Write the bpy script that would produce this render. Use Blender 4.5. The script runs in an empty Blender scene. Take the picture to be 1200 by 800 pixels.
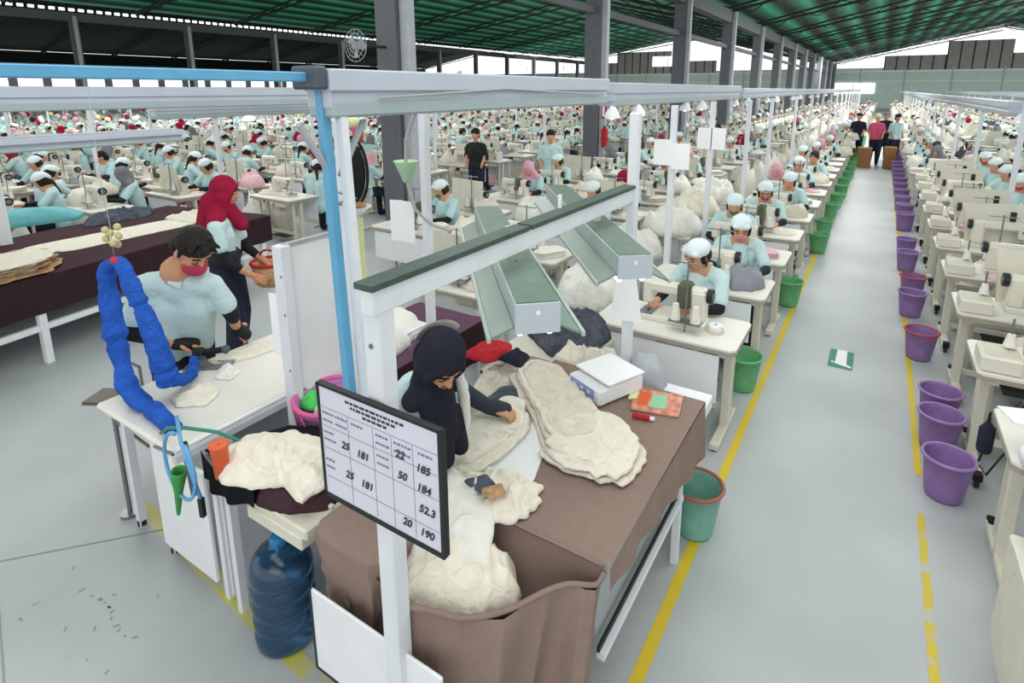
import bpy, math, random
import numpy as np
from mathutils import Vector, Matrix, noise
V = Vector
PI = math.pi
random.seed(7)
scene = bpy.context.scene
COL = scene.collection

# ------------------------------------------------------------------ materials
def lin(c):
    return tuple(((x / 12.92) if x <= 0.04045 else ((x + 0.055) / 1.055) ** 2.4) for x in c)
def hexc(h):
    return tuple(int(h[i:i + 2], 16) / 255 for i in (0, 2, 4))
MATS = {}
def mat(name, col, rough=0.6, metal=0.0, nscale=0, namt=0.0, bump=0.0, bscale=40, emit=0, trans=0, spec=0.3, stretch=None, ecol=None, sss=0):
    m = bpy.data.materials.new(name); m.use_nodes = True
    nt = m.node_tree; b = nt.nodes['Principled BSDF']
    c = lin(hexc(col)) if isinstance(col, str) else lin(col)
    b.inputs['Base Color'].default_value = (*c, 1)
    b.inputs['Roughness'].default_value = rough
    b.inputs['Metallic'].default_value = metal
    b.inputs['Specular IOR Level'].default_value = spec
    if emit:
        b.inputs['Emission Color'].default_value = (*(lin(hexc(ecol)) if ecol else c), 1)
        b.inputs['Emission Strength'].default_value = emit
    if trans: b.inputs['Transmission Weight'].default_value = trans
    tc = None
    if nscale or bump:
        tc = nt.nodes.new('ShaderNodeTexCoord'); mp = nt.nodes.new('ShaderNodeMapping')
        nt.links.new(tc.outputs['Object'], mp.inputs[0])
        if stretch: mp.inputs['Scale'].default_value = stretch
    if nscale:
        n = nt.nodes.new('ShaderNodeTexNoise'); n.inputs['Scale'].default_value = nscale; n.inputs['Detail'].default_value = 4
        nt.links.new(mp.outputs[0], n.inputs[0])
        r = nt.nodes.new('ShaderNodeMapRange'); r.inputs['From Min'].default_value = .3; r.inputs['From Max'].default_value = .7
        r.inputs['To Min'].default_value = 1 - namt; r.inputs['To Max'].default_value = 1 + namt * .6
        nt.links.new(n.outputs[0], r.inputs[0])
        mx = nt.nodes.new('ShaderNodeVectorMath'); mx.operation = 'SCALE'; mx.inputs[0].default_value = c
        nt.links.new(r.outputs[0], mx.inputs['Scale']); nt.links.new(mx.outputs[0], b.inputs['Base Color'])
    if bump:
        n2 = nt.nodes.new('ShaderNodeTexNoise'); n2.inputs['Scale'].default_value = bscale; n2.inputs['Detail'].default_value = 3
        nt.links.new(mp.outputs[0], n2.inputs[0])
        n2.inputs['Distortion'].default_value = 1.2
        bm = nt.nodes.new('ShaderNodeBump'); bm.inputs['Strength'].default_value = min(1, bump); bm.inputs['Distance'].default_value = .02 if bump >= .5 else .008
        nt.links.new(n2.outputs[0], bm.inputs['Height']); nt.links.new(bm.outputs[0], b.inputs['Normal'])
    MATS[name] = m
    return m
mat('white', 'e9ebee', .5, nscale=6, namt=.04)
mat('post_white', 'dfe2e8', .45, nscale=8, namt=.05)
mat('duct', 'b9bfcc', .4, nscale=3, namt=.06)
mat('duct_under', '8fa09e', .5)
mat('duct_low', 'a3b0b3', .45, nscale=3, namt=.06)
mat('blue_paint', '63a5cb', .4, nscale=9, namt=.08)
mat('blue_dark', '4a5560', .5)
mat('cream', 'd9d5c6', .45, nscale=9, namt=.05)
mat('cream2', 'cfc9b8', .5, nscale=9, namt=.07)
mat('machine', 'ddd9cc', .35, nscale=5, namt=.04, spec=.5)
mat('tabletop', 'e4e0d8', .45, nscale=5, namt=.04)
mat('table_edge', 'a39a90', .6)
mat('steel', '8b8d8e', .35, metal=.7)
mat('dark', '26272a', .5)
mat('black', '17181b', .6)
mat('blackcloth', '1b1c20', .9, bump=.5, bscale=30, spec=.1)
mat('hijab', '2b2c36', .9, nscale=18, namt=.12, spec=.1)
mat('hijab_red', '931c3b', .85, nscale=12, namt=.1, spec=.1)
mat('hijab_pink', 'd9a4b4', .85, spec=.1)
mat('hijab_grey', '77777f', .85, spec=.1)
mat('shirt', 'c2dadc', .85, nscale=10, namt=.05, bump=.6, bscale=14, spec=.1)
mat('shirt_far', 'b7d6d8', .85, spec=.1)
mat('cap', 'dbe8ea', .8, spec=.1)
mat('skin', 'cb9674', .55, nscale=12, namt=.05, spec=.3)
mat('skin2', 'c98f6c', .55, spec=.3)
mat('hair', '16120f', .55, bump=.8, bscale=60)
mat('jeans', '23283a', .9, nscale=20, namt=.2)
mat('sleeve_black', '1d1f24', .9, bump=.3)
mat('sleeve_grey', '343a42', .9, bump=.3)
mat('sleeve_maroon', '4a2c2e', .9)
mat('mask_pink', 'd98aa0', .7)
mat('mask_red', 'b23a50', .7)
mat('mask_green', '2f7f5f', .7)
mat('lips', '9c4f46', .5)
mat('cloth_cream', 'e9e2d3', .95, nscale=16, namt=.05, bump=.6, bscale=20, spec=.05)
mat('cloth_cream2', 'dfd6c8', .95, nscale=16, namt=.06, bump=.55, bscale=18, spec=.05)
mat('cloth_white', 'e6e4dd', .95, nscale=12, namt=.06, bump=.6, bscale=16, spec=.05)
mat('cloth_brown', '8f7b72', .92, nscale=25, namt=.06, bump=.15, bscale=90, spec=.05)
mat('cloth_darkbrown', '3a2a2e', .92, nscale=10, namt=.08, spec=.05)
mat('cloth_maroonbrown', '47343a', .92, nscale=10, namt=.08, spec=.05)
mat('cloth_purple', '654a5c', .92, nscale=10, namt=.08, spec=.05)
mat('cloth_denim', '5a5f6b', .95, nscale=14, namt=.4, bump=.8, spec=.05)
mat('cloth_red', 'b3222e', .85)
mat('cloth_orange', 'd8603a', .85)
mat('cloth_teal', '6fb6bb', .85, nscale=4, namt=.1, bump=.5, bscale=12)
mat('cloth_blue', '2e5fc0', .85, nscale=14, namt=.25, bump=1.0, bscale=26, spec=.1)
mat('cloth_yellow', 'dfe3a8', .9)
mat('cloth_pink', 'd4577f', .85)
mat('cloth_mix', '9a8f8a', .95, nscale=20, namt=.4)
mat('bin_purple', '9273ac', .45, nscale=14, namt=.15, bump=.4, bscale=60)
mat('bin_purple2', 'a27fba', .45, nscale=14, namt=.15, bump=.4, bscale=60)
mat('bin_green', '6db47c', .45, nscale=14, namt=.15, bump=.4, bscale=60)
mat('bin_teal', '7cb3a2', .45, nscale=14, namt=.15, bump=.4, bscale=60)
mat('rim_red', 'b5485a', .5)
mat('rim_orange', 'a8604c', .5)
mat('orange', 'e0643a', .45)
mat('green_plastic', '3f9648', .5)
mat('green_bright', '4fc95e', .5)
mat('pink_plastic', 'd55f95', .45)
mat('lilac', 'b77ab8', .6)
mat('rail_green', '44554d', .5, nscale=20, namt=.2)
mat('fixture_green', '6a7d70', .5, nscale=14, namt=.1)
mat('fixture_pale', 'aab8b4', .4, nscale=10, namt=.06)
mat('fixture_end', 'b9c2ca', .5)
mat('reflector', '788b81', .35, nscale=10, namt=.06, spec=.5)
mat('pouch', '5c5f4b', .9, nscale=12, namt=.15)
mat('paper', 'f3f4f6', .7)
mat('board_face', 'd5d5e2', .5, nscale=5, namt=.04)
mat('ink', '3a3a48', .8)
mat('ink_soft', '7d7d8e', .8)
mat('green_sign', '3f8a72', .6)
mat('concrete_col', '63656a', .8, nscale=6, namt=.1)
mat('col_light', 'a9adb3', .6, nscale=6, namt=.1)
mat('truss', '2c332f', .7)
mat('truss_grey', '565b5c', .7)
mat('wall_end', 'c2d0cb', .8, nscale=1.5, namt=.06)
mat('wall_band', 'e0ebe7', .8)
mat('louvre_dark', '9a9592', .8, nscale=2, namt=.1)
mat('wall_dark', '2b302f', .8)
mat('glow', 'ffffff', .5, emit=1.6)
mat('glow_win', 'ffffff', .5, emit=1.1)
mat('lamp_glow', 'ffffff', .5, emit=3.0)
mat('panel_grey', 'a7aeb3', .5)
mat('bottle_cap', '2f7fb8', .4)
mat('hose_blue', '6aa9d8', .4)
mat('hose_grey', 'a7aba8', .5)
mat('brass', 'c7b98a', .5)
mat('brown_plate', '5f5546', .5)
mat('cardboard', 'a5764f', .8)
mat('straw', 'c19a72', .8, nscale=40, namt=.3, bump=.6, bscale=60)
mat('eye_white', 'eeeeea', .3)
mat('comic', 'd6907c', .5, nscale=30, namt=.5)
mat('comic_green', '8fc7a0', .5)
mat('lcd', '8f9fd6', .4)
mat('cone_green', 'b9dcb6', .7)

def mixed_garment(name, cols, scale):
    m = bpy.data.materials.new(name); m.use_nodes = True; nt = m.node_tree; b = nt.nodes['Principled BSDF']
    b.inputs['Roughness'].default_value = .95
    oi = nt.nodes.new('ShaderNodeObjectInfo'); r = nt.nodes.new('ShaderNodeValToRGB'); r.color_ramp.interpolation = 'CONSTANT'
    el = r.color_ramp.elements
    while len(el) < len(cols): el.new(0.5)
    for i, c in enumerate(cols): el[i].position = i / len(cols); el[i].color = (*lin(hexc(c)), 1)
    nt.links.new(oi.outputs['Random'], r.inputs[0]); nt.links.new(r.outputs[0], b.inputs['Base Color'])
    MATS[name] = m
mixed_garment('cloth_any', ['e6dfd0', 'ece8dd', 'ddd3c0', 'e8e4da', 'd9d0c0', 'eeeae0', 'd8cfc4', 'e3b9c0', 'e9e5d8', '8d8f98', 'efece4', 'dcd4c6'], 1)

def floor_material():
    m = bpy.data.materials.new('floor_paint'); m.use_nodes = True; nt = m.node_tree; b = nt.nodes['Principled BSDF']
    tc = nt.nodes.new('ShaderNodeTexCoord')
    n1 = nt.nodes.new('ShaderNodeTexNoise'); n1.inputs['Scale'].default_value = .9; n1.inputs['Detail'].default_value = 6
    n2 = nt.nodes.new('ShaderNodeTexNoise'); n2.inputs['Scale'].default_value = 9; n2.inputs['Detail'].default_value = 8; n2.inputs['Roughness'].default_value = .7
    for n in (n1, n2): nt.links.new(tc.outputs['Object'], n.inputs[0])
    r1 = nt.nodes.new('ShaderNodeValToRGB'); e = r1.color_ramp.elements
    e[0].position = .3; e[0].color = (*lin(hexc('a9aeb0')), 1); e[1].position = .7; e[1].color = (*lin(hexc('bfc4c6')), 1)
    nt.links.new(n1.outputs[0], r1.inputs[0])
    r2 = nt.nodes.new('ShaderNodeValToRGB'); e = r2.color_ramp.elements
    e[0].position = .27; e[0].color = (.72, .72, .72, 1); e[1].position = .36; e[1].color = (1, 1, 1, 1)
    nt.links.new(n2.outputs[0], r2.inputs[0])
    mx = nt.nodes.new('ShaderNodeMix'); mx.data_type = 'RGBA'; mx.blend_type = 'MULTIPLY'; mx.inputs[0].default_value = .7
    nt.links.new(r1.outputs[0], mx.inputs[6]); nt.links.new(r2.outputs[0], mx.inputs[7])
    nt.links.new(mx.outputs[2], b.inputs['Base Color'])
    b.inputs['Roughness'].default_value = .5; b.inputs['Specular IOR Level'].default_value = .4
    MATS['floor_paint'] = m
floor_material()

def worn_paint(name, col, under, lo, hi, scale):
    m = bpy.data.materials.new(name); m.use_nodes = True; nt = m.node_tree; b = nt.nodes['Principled BSDF']
    tc = nt.nodes.new('ShaderNodeTexCoord'); n = nt.nodes.new('ShaderNodeTexNoise'); n.inputs['Scale'].default_value = scale; n.inputs['Detail'].default_value = 8
    nt.links.new(tc.outputs['Object'], n.inputs[0])
    r = nt.nodes.new('ShaderNodeValToRGB'); e = r.color_ramp.elements
    e[0].position = lo; e[0].color = (*lin(hexc(under)), 1); e[1].position = hi; e[1].color = (*lin(hexc(col)), 1)
    nt.links.new(n.outputs[0], r.inputs[0]); nt.links.new(r.outputs[0], b.inputs['Base Color']); b.inputs['Roughness'].default_value = .5
    MATS[name] = m
worn_paint('yellow_paint', 'd9bd2c', 'd9bd2c', .3, .5, 5)
worn_paint('yellow_worn', 'cfb93a', 'b9bdb9', .38, .5, 9)
worn_paint('yellow_faint', 'c9c35e', 'b9bdb9', .36, .55, 6)

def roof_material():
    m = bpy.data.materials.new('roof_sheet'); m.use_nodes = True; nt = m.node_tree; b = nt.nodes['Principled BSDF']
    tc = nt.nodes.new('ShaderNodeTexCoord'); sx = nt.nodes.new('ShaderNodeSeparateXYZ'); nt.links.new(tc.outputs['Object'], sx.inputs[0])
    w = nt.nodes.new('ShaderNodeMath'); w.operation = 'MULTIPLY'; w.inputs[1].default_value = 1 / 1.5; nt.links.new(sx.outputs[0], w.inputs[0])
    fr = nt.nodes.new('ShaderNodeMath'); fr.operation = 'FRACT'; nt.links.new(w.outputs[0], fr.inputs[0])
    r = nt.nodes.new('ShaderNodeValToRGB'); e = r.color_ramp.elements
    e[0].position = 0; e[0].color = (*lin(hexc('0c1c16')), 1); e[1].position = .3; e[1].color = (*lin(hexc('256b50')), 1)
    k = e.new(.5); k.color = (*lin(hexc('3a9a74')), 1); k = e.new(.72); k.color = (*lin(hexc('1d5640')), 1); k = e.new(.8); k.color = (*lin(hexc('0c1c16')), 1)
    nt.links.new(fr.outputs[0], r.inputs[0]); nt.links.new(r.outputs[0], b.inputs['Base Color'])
    nt.links.new(r.outputs[0], b.inputs['Emission Color']); b.inputs['Emission Strength'].default_value = .16  # green emission stands in for daylight coming through the translucent sheets
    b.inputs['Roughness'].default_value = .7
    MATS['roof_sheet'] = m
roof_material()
mat('roof_dark', '16362a', .8)
m = mat('bottle_blue', '3f6f98', .12, trans=.75, spec=.5)

# ------------------------------------------------------------------ mesh builder
class MB:
    def __init__(s): s.v = []; s.f = []; s.m = []; s.s = []; s.mats = []
    def mi(s, name):
        if name not in s.mats: s.mats.append(name)
        return s.mats.index(name)
    def add(s, vs, fs, m, smooth=False, M=None):
        o = len(s.v); k = s.mi(m)
        s.v += [tuple(M @ V(p)) if M else tuple(p) for p in vs]
        s.f += [tuple(i + o for i in f) for f in fs]; s.m += [k] * len(fs); s.s += [smooth] * len(fs)
        return s
    def box(s, c, d, m, rz=0, M=None, r=0.0):
        x, y, z = d[0] / 2, d[1] / 2, d[2] / 2
        T = Matrix.Translation(V(c)) @ Matrix.Rotation(rz, 4, 'Z')
        if M: T = M @ T
        if r <= 0:
            vs = [(a * x, b * y, e * z) for a in (-1, 1) for b in (-1, 1) for e in (-1, 1)]
            return s.add(vs, [(0, 1, 3, 2), (4, 6, 7, 5), (0, 4, 5, 1), (2, 3, 7, 6), (0, 2, 6, 4), (1, 5, 7, 3)], m, False, T)
        r = min(r, x * .95, y * .95, z * .95)
        vs = []; idx = {}
        for a in (-1, 1):
            for b in (-1, 1):
                for e in (-1, 1):
                    for ax in range(3):
                        p = [a * (x - r), b * (y - r), e * (z - r)]; p[ax] = (a * x, b * y, e * z)[ax]
                        idx[(a, b, e, ax)] = len(vs); vs.append(tuple(p))
        fs = []
        for ax in range(3):
            o1, o2 = [(1, 2), (2, 0), (0, 1)][ax]
            for sg in (-1, 1):
                q = []
                for u, w in ((-1, -1), (1, -1), (1, 1), (-1, 1)):
                    k = [0, 0, 0]; k[ax] = sg; k[o1] = u; k[o2] = w; q.append(idx[(*k, ax)])
                fs.append(q if sg > 0 else q[::-1])
        for ax in range(3):
            o1, o2 = [(1, 2), (2, 0), (0, 1)][ax]
            for u in (-1, 1):
                for w in (-1, 1):
                    q = []
                    for sg, oo in ((-1, o1), (1, o1), (1, o2), (-1, o2)):
                        k = [0, 0, 0]; k[ax] = sg; k[o1] = u; k[o2] = w; q.append(idx[(*k, oo)])
                    fs.append(q if u * w < 0 else q[::-1])
        for a in (-1, 1):
            for b in (-1, 1):
                for e in (-1, 1):
                    q = [idx[(a, b, e, i)] for i in range(3)]
                    fs.append(q if a * b * e > 0 else q[::-1])
        return s.add(vs, fs, m, False, T)
    def cyl(s, p0, p1, r0, m, r1=None, n=12, smooth=True, cap=True, M=None):
        r1 = r0 if r1 is None else r1
        p0, p1 = V(p0), V(p1); d = (p1 - p0)
        if d.length < 1e-6: return s
        d.normalize(); a = d.orthogonal().normalized(); b = d.cross(a)
        vs = []
        for p, r in ((p0, r0), (p1, r1)):
            for i in range(n):
                t = 2 * PI * i / n; vs.append(p + a * (r * math.cos(t)) + b * (r * math.sin(t)))
        s.add(vs, [(i, (i + 1) % n, n + (i + 1) % n, n + i) for i in range(n)], m, smooth, M)
        if cap:
            s.add(vs[:n], [tuple(range(n))[::-1]], m, False, M); s.add(vs[n:], [tuple(range(n))], m, False, M)
        return s
    def tube(s, pts, r, m, n=8, M=None, closed=False):
        pts = [V(p) for p in pts]; N = len(pts); rs = r if isinstance(r, (list, tuple)) else [r] * N
        a = None; vs = []
        for i, p in enumerate(pts):
            if closed: t = pts[(i + 1) % N] - pts[i - 1]
            else: t = pts[min(i + 1, N - 1)] - pts[max(i - 1, 0)]
            t.normalize()
            if a is None: a = t.orthogonal().normalized()
            else:
                a = (a - t * a.dot(t)); a = a.normalized() if a.length > 1e-5 else t.orthogonal().normalized()
            b = t.cross(a)
            for k in range(n):
                g = 2 * PI * k / n; vs.append(p + a * (rs[i] * math.cos(g)) + b * (rs[i] * math.sin(g)))
        fs = []
        for i in range(N if closed else N - 1):
            j = (i + 1) % N
            fs += [(i * n + k, i * n + (k + 1) % n, j * n + (k + 1) % n, j * n + k) for k in range(n)]
        if not closed: fs += [tuple(range(n))[::-1], tuple(range((N - 1) * n, N * n))]
        return s.add(vs, fs, m, True, M)
    def lathe(s, c, prof, m, n=24, M=None, wob=0):
        vs = []
        for (r, z) in prof:
            for i in range(n):
                t = 2 * PI * i / n; rr = r * (1 + wob * math.sin(t * 8 + z * 30)); vs.append((c[0] + rr * math.cos(t), c[1] + rr * math.sin(t), c[2] + z))
        fs = [(j * n + i, j * n + (i + 1) % n, (j + 1) * n + (i + 1) % n, (j + 1) * n + i) for j in range(len(prof) - 1) for i in range(n)]
        return s.add(vs, fs, m, True, M)
    def prism(s, pts, z0, z1, m, M=None):
        n = len(pts); vs = [(x, y, z0) for x, y in pts] + [(x, y, z1) for x, y in pts]
        return s.add(vs, [tuple(range(n))[::-1], tuple(range(n, 2 * n))] + [(i, (i + 1) % n, n + (i + 1) % n, n + i) for i in range(n)], m, False, M)
    def grid(s, nu, nv, fn, m, M=None, smooth=True):
        vs = [fn(i / nu, j / nv) for i in range(nu + 1) for j in range(nv + 1)]
        fs = [(i * (nv + 1) + j, (i + 1) * (nv + 1) + j, (i + 1) * (nv + 1) + j + 1, i * (nv + 1) + j + 1) for i in range(nu) for j in range(nv)]
        return s.add(vs, fs, m, smooth, M)
    def ball(s, c, r, m, n=12, M=None):
        r = (r, r, r) if not hasattr(r, '__len__') else r
        def fn(u, w):
            a = u * 2 * PI; b = (w - .5) * PI
            return (c[0] + r[0] * math.cos(b) * math.cos(a), c[1] + r[1] * math.cos(b) * math.sin(a), c[2] + r[2] * math.sin(b))
        return s.grid(n, max(4, n // 2), fn, m, M)
    def join(s, o, M=None):
        for k, name in enumerate(o.mats):
            pass
        off = len(s.v); s.v += [tuple(M @ V(p)) if M else p for p in o.v]
        s.f += [tuple(i + off for i in f) for f in o.f]; s.m += [s.mi(o.mats[k]) for k in o.m]; s.s += o.s
        return s
    def mesh(s, name):
        me = bpy.data.meshes.new(name); me.from_pydata(s.v, [], s.f)
        for k in s.mats: me.materials.append(MATS[k])
        me.polygons.foreach_set('material_index', s.m); me.polygons.foreach_set('use_smooth', s.s)
        me.update(); return me
    def build(s, name, parent=None, loc=None, rz=0):
        o = bpy.data.objects.new(name, s.mesh(name)); COL.objects.link(o)
        if parent: o.parent = parent
        if loc: o.location = loc
        if rz: o.rotation_euler = (0, 0, rz)
        return o

def tag(o, label=None, cat=None, group=None, kind=None):
    if label: o['label'] = label
    if cat: o['category'] = cat
    if group: o['group'] = group
    if kind: o['kind'] = kind
    return o
def thing(name, label, cat, loc=(0, 0, 0), rz=0, group=None):
    o = bpy.data.objects.new(name, None); COL.objects.link(o); o.empty_display_size = .1
    o.location = loc; o.rotation_euler = (0, 0, rz)
    return tag(o, label, cat, group)
def struct(mb, name): return tag(mb.build(name), kind='structure')
def copy_tree(o, parent=None):
    c = o.copy(); COL.objects.link(c); c.parent = parent
    for ch in list(o.children): copy_tree(ch, c)
    return c
def put(proto, loc, rz, label, group=None, sc=None):
    c = copy_tree(proto); c.location = loc; c.rotation_euler = (0, 0, rz); c['label'] = label
    if group: c['group'] = group
    elif 'group' in c: del c['group']
    if sc: c.scale = sc
    return c
def kill(o):
    for ch in list(o.children): kill(ch)
    bpy.data.objects.remove(o)

# ------------------------------------------------------------------ camera model helper (for visibility choice of repeats only)
CAM = V((0, 0, 2.4)); YAW = math.radians(31.706); PITCH = math.radians(12.258)
cd = bpy.data.cameras.new('camera'); cam = bpy.data.objects.new('camera', cd); COL.objects.link(cam)
cam.location = CAM; cam.rotation_euler = (PI / 2 - PITCH, 0, YAW)
cd.sensor_width = 36; cd.lens = 662.8 / 1200 * 36; cd.shift_x = -0.015; cd.shift_y = -0.12583; cd.clip_end = 400; cd.clip_start = .05
scene.camera = cam
def in_view(p, mx=40):
    Rm = cam.rotation_euler.to_matrix().inverted(); q = Rm @ (V(p) - CAM)
    if q.z > -.5: return False
    x = 618 + 662.8 * q.x / -q.z; y = 249 - 662.8 * q.y / -q.z
    return -mx < x < 1200 + mx and -mx < y < 800 + mx

# ------------------------------------------------------------------ setting
b = MB(); b.box((-26, 42, -.05), (110, 98, .1), 'floor_paint'); struct(b, 'floor')
EAVE = [(-80, 6.3), (-61.5, 9.8), (-43, 7.3), (-24.6, 10.2), (-6.19, 5.8), (11.1, 9.7), (28, 5.8)]
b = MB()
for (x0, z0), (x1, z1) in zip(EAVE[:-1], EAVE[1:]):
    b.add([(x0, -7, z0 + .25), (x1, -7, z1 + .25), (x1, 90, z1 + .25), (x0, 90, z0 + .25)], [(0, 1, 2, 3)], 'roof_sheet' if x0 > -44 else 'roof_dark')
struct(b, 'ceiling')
YC = [6.3 + 6.87 * k for k in range(13)]
def truss(xa, za, xb, zb, y, m='truss'):
    b = MB(); n = 9; dep = .55; a = V((xa, y, za)); c = V((xb, y, zb))
    b.cyl(a, c, .07, m, n=4); b.cyl(a - V((0, 0, dep * .3)), c - V((0, 0, dep)), .08, m, n=4)
    for k in range(n):
        p0 = a.lerp(c, k / n); p1 = a.lerp(c, (k + 1) / n); pm = (p0 + p1) / 2 - V((0, 0, dep * .8))
        b.cyl(p0, pm, .035, m, n=4); b.cyl(pm, p1, .035, m, n=4)
    return b
for (x0, z0), (x1, z1) in zip(EAVE[:-1], EAVE[1:]):
    base = truss(x0, z0 + .1, x1, z1 + .1, 0)
    me = base.mesh('roof_truss')
    for y in YC:
        if x1 < -43 and y < 20: continue
        o = bpy.data.objects.new('ceiling_truss', me); COL.objects.link(o); o.location = (0, y, 0); tag(o, kind='structure')
# purlins / eave girders along the hall
for x, z in ((-43, 6.75), (-6.19, 5.5)):
    b = MB(); b.box((x, 42, z), (.35, 96, .5), 'truss_grey'); struct(b, 'ceiling_beam')
b = MB(); b.box((-6.19, 42, 4.27), (.12, 96, .16), 'truss_grey'); struct(b, 'ceiling_beam')
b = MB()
for k in range(190): b.box((-43.3, -6 + .5 * k, 7.22), (.1, .28, .16), 'glow_win')  # glowing dashes painted in for daylight along the eave gap
struct(b, 'ceiling_gap_glow')
# columns
b = MB(); b.box((0, 0, 2.85), (.40, .30, 5.7), 'concrete_col'); b.box((.28, .0, 2.85), (.14, .16, 5.7), 'col_light')
me = b.mesh('column')
b2 = MB(); b2.box((0, 0, 3.4), (.40, .40, 6.8), 'truss_grey'); b2.box((.24, 0, 3.4), (.08, .2, 6.8), 'col_light'); me2 = b2.mesh('column')
for y in YC:
    o = bpy.data.objects.new('column', me); COL.objects.link(o); o.location = (-6.19, y, 0); tag(o, kind='structure')
    if y > 8:
        o = bpy.data.objects.new('column', me2); COL.objects.link(o); o.location = (-43, y + 3.2, 0); tag(o, kind='structure')
# end wall
b = MB()
YE = 90
b.box((-26, YE, 1.5), (110, .2, 3.0), 'wall_end')
b.box((-26, YE, 4.1), (110, .2, 2.2), 'wall_end')
b.box((-26, YE - .12, 4.75), (110, .06, .16), 'wall_band')
b.box((-26, YE - .12, 3.5), (110, .06, .1), 'wall_band')
for k in range(-78, 29, 5): b.box((k, YE - .14, 2.6), (.16, .08, 5.2), 'panel_grey')
struct(b, 'wall_end')
b = MB()
for x0, x1, zt in ((-.4, 6.2, 6.7), (6.2, 12.6, 8.3), (12.6, 28, 6.7), (-38, -29, 8.3), (-43, -38, 6.7), (-29, -22, 6.7)):
    b.box(((x0 + x1) / 2, YE, (4.9 + zt) / 2), (x1 - x0 - .1, .25, zt - 4.9), 'louvre_dark')
    k = x0
    while k < x1: b.box((k, YE - .16, (4.9 + zt) / 2), (.12, .08, zt - 4.9), 'wall_dark'); k += 1.3
struct(b, 'wall_end_upper')
for n_, (x0, x1, z0, z1) in enumerate(((-6.2, -1.2, 1.9, 3.25), (-32, -27, 6, 7.5), (-51, -45, 5.6, 6.6), (-58, -53, 5.6, 6.3))):
    b = MB(); b.box(((x0 + x1) / 2, YE - .2, (z0 + z1) / 2), (x1 - x0, .06, z1 - z0), 'glow_win')
    b.box(((x0 + x1) / 2, YE - .25, (z0 + z1) / 2), (.12, .06, z1 - z0), 'wall_band'); struct(b, 'window_%d' % (n_ + 1))
b = MB()
b.box((-80, 42, 1.2), (.2, 96, 2.4), 'wall_band'); b.box((-80, 42, 5.3), (.2, 96, 2.4), 'wall_dark'); b.box((-79.8, 42, 4.6), (.2, 96, .08), 'glow_win'); b.box((-79.8, 42, 5.2), (.2, 96, .07), 'wall_band')
for k in range(0, 90, 3): b.box((-79.8, k, 3.3), (.2, .8, 1.9), 'wall_band')
struct(b, 'wall_left')
b = MB(); b.box((-79.9, 42, 3.2), (.05, 96, 1.7), 'glow_win'); struct(b, 'window_9')

# floor markings
def strip(name, p, q, w, m, z=.002):
    p, q = V((*p, z)), V((*q, z)); d = (q - p).normalized(); n = V((-d.y, d.x, 0)) * w / 2
    b = MB(); b.add([p - n, q - n, q + n, p + n], [(0, 1, 2, 3)], m); return b
struct(strip('', (-.605, .6), (-.605, 60), .055, 'yellow_paint'), 'floor_marking')
struct(strip('', (.45, .6), (.45, 3.6), .038, 'yellow_worn'), 'floor_marking')
struct(strip('', (.455, 4.0), (.47, 60), .042, 'yellow_paint'), 'floor_marking')
struct(strip('', (-3.5, 1.27), (-1.55, 1.13), .075, 'yellow_faint'), 'floor_marking')
mat('crack', '8f9496', .7)
struct(strip('', (-4.2, .05), (-2.7, 1.75), .006, 'crack'), 'floor_marking')
struct(strip('', (-3.4, .6), (-2.4, .35), .006, 'crack'), 'floor_marking')
for k in range(22):
    x = -3.3 + random.random() * .9; y = .55 + random.random() * .45
    if k < 10: x = -3.0 + .045 * k; y = .83 + .02 * math.sin(k * .7)
    a = random.random() * 3; L = .012 + .02 * random.random()
    struct(strip('', (x, y), (x + L * math.cos(a), y + L * math.sin(a)), .008, 'crack', .0015), 'floor_marking')
b = MB()
for k in range(3): pass
b.box((-.066, 5.545, .002), (.195, .40, .002), 'green_sign')
for q in ([(-.05, .205), (.03, .205), (.035, -.1), (-.055, -.1)], [(-.055, -.1), (.035, -.1), (.075, -.13), (.075, -.16), (-.02, -.13), (-.085, -.1), (-.085, -.06)]):
    b.prism([(x - .055, y + 5.545) for x, y in q], .003, .0045, 'paper')
tag(b.build('floor_sign'), 'green and white exit route sign painted on the grey aisle floor', 'floor sign')

# ------------------------------------------------------------------ figures
def _cap(bmv, p0, p1, r0, r1, n=10):
    mb = bmv; p0, p1 = V(p0), V(p1); d = p1 - p0; L = d.length
    d = d.normalized() if L > 1e-6 else V((0, 0, 1))
    pts, rs = [], []
    for k in range(5):
        t = -PI / 2 + k * PI / 8; pts.append(p0 + d * r0 * math.sin(t)); rs.append(max(r0 * math.cos(t), r0 * .05))
    for k in range(5):
        t = k * PI / 8; pts.append(p1 + d * r1 * math.sin(t)); rs.append(max(r1 * math.cos(t), r1 * .05))
    mb.tube(pts, rs, 'skin', n)
def prim_mesh(prims):
    mb = MB()
    for p in prims:
        if p[0] == 'c': _cap(mb, *p[1:])
        else:
            _, c, ax = p; mb.ball((0, 0, 0), 1.0, 'skin', 16, M=Matrix.Translation(V(c)) @ ax.to_4x4())
    return mb
def remesh(prims, vox, mname, it=4, name='part'):
    o = prim_mesh(prims).build('tmp')
    r = o.modifiers.new('r', 'REMESH'); r.mode = 'VOXEL'; r.voxel_size = vox; r.use_smooth_shade = True
    s = o.modifiers.new('s', 'SMOOTH'); s.factor = .5; s.iterations = it
    dg = bpy.context.evaluated_depsgraph_get()
    me = bpy.data.meshes.new_from_object(o.evaluated_get(dg)); me.name = name
    old = o.data; bpy.data.objects.remove(o); bpy.data.meshes.remove(old)
    me.materials.clear(); me.materials.append(MATS[mname])
    me.polygons.foreach_set('material_index', [0] * len(me.polygons)); me.polygons.foreach_set('use_smooth', [True] * len(me.polygons))
    return me
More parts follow.
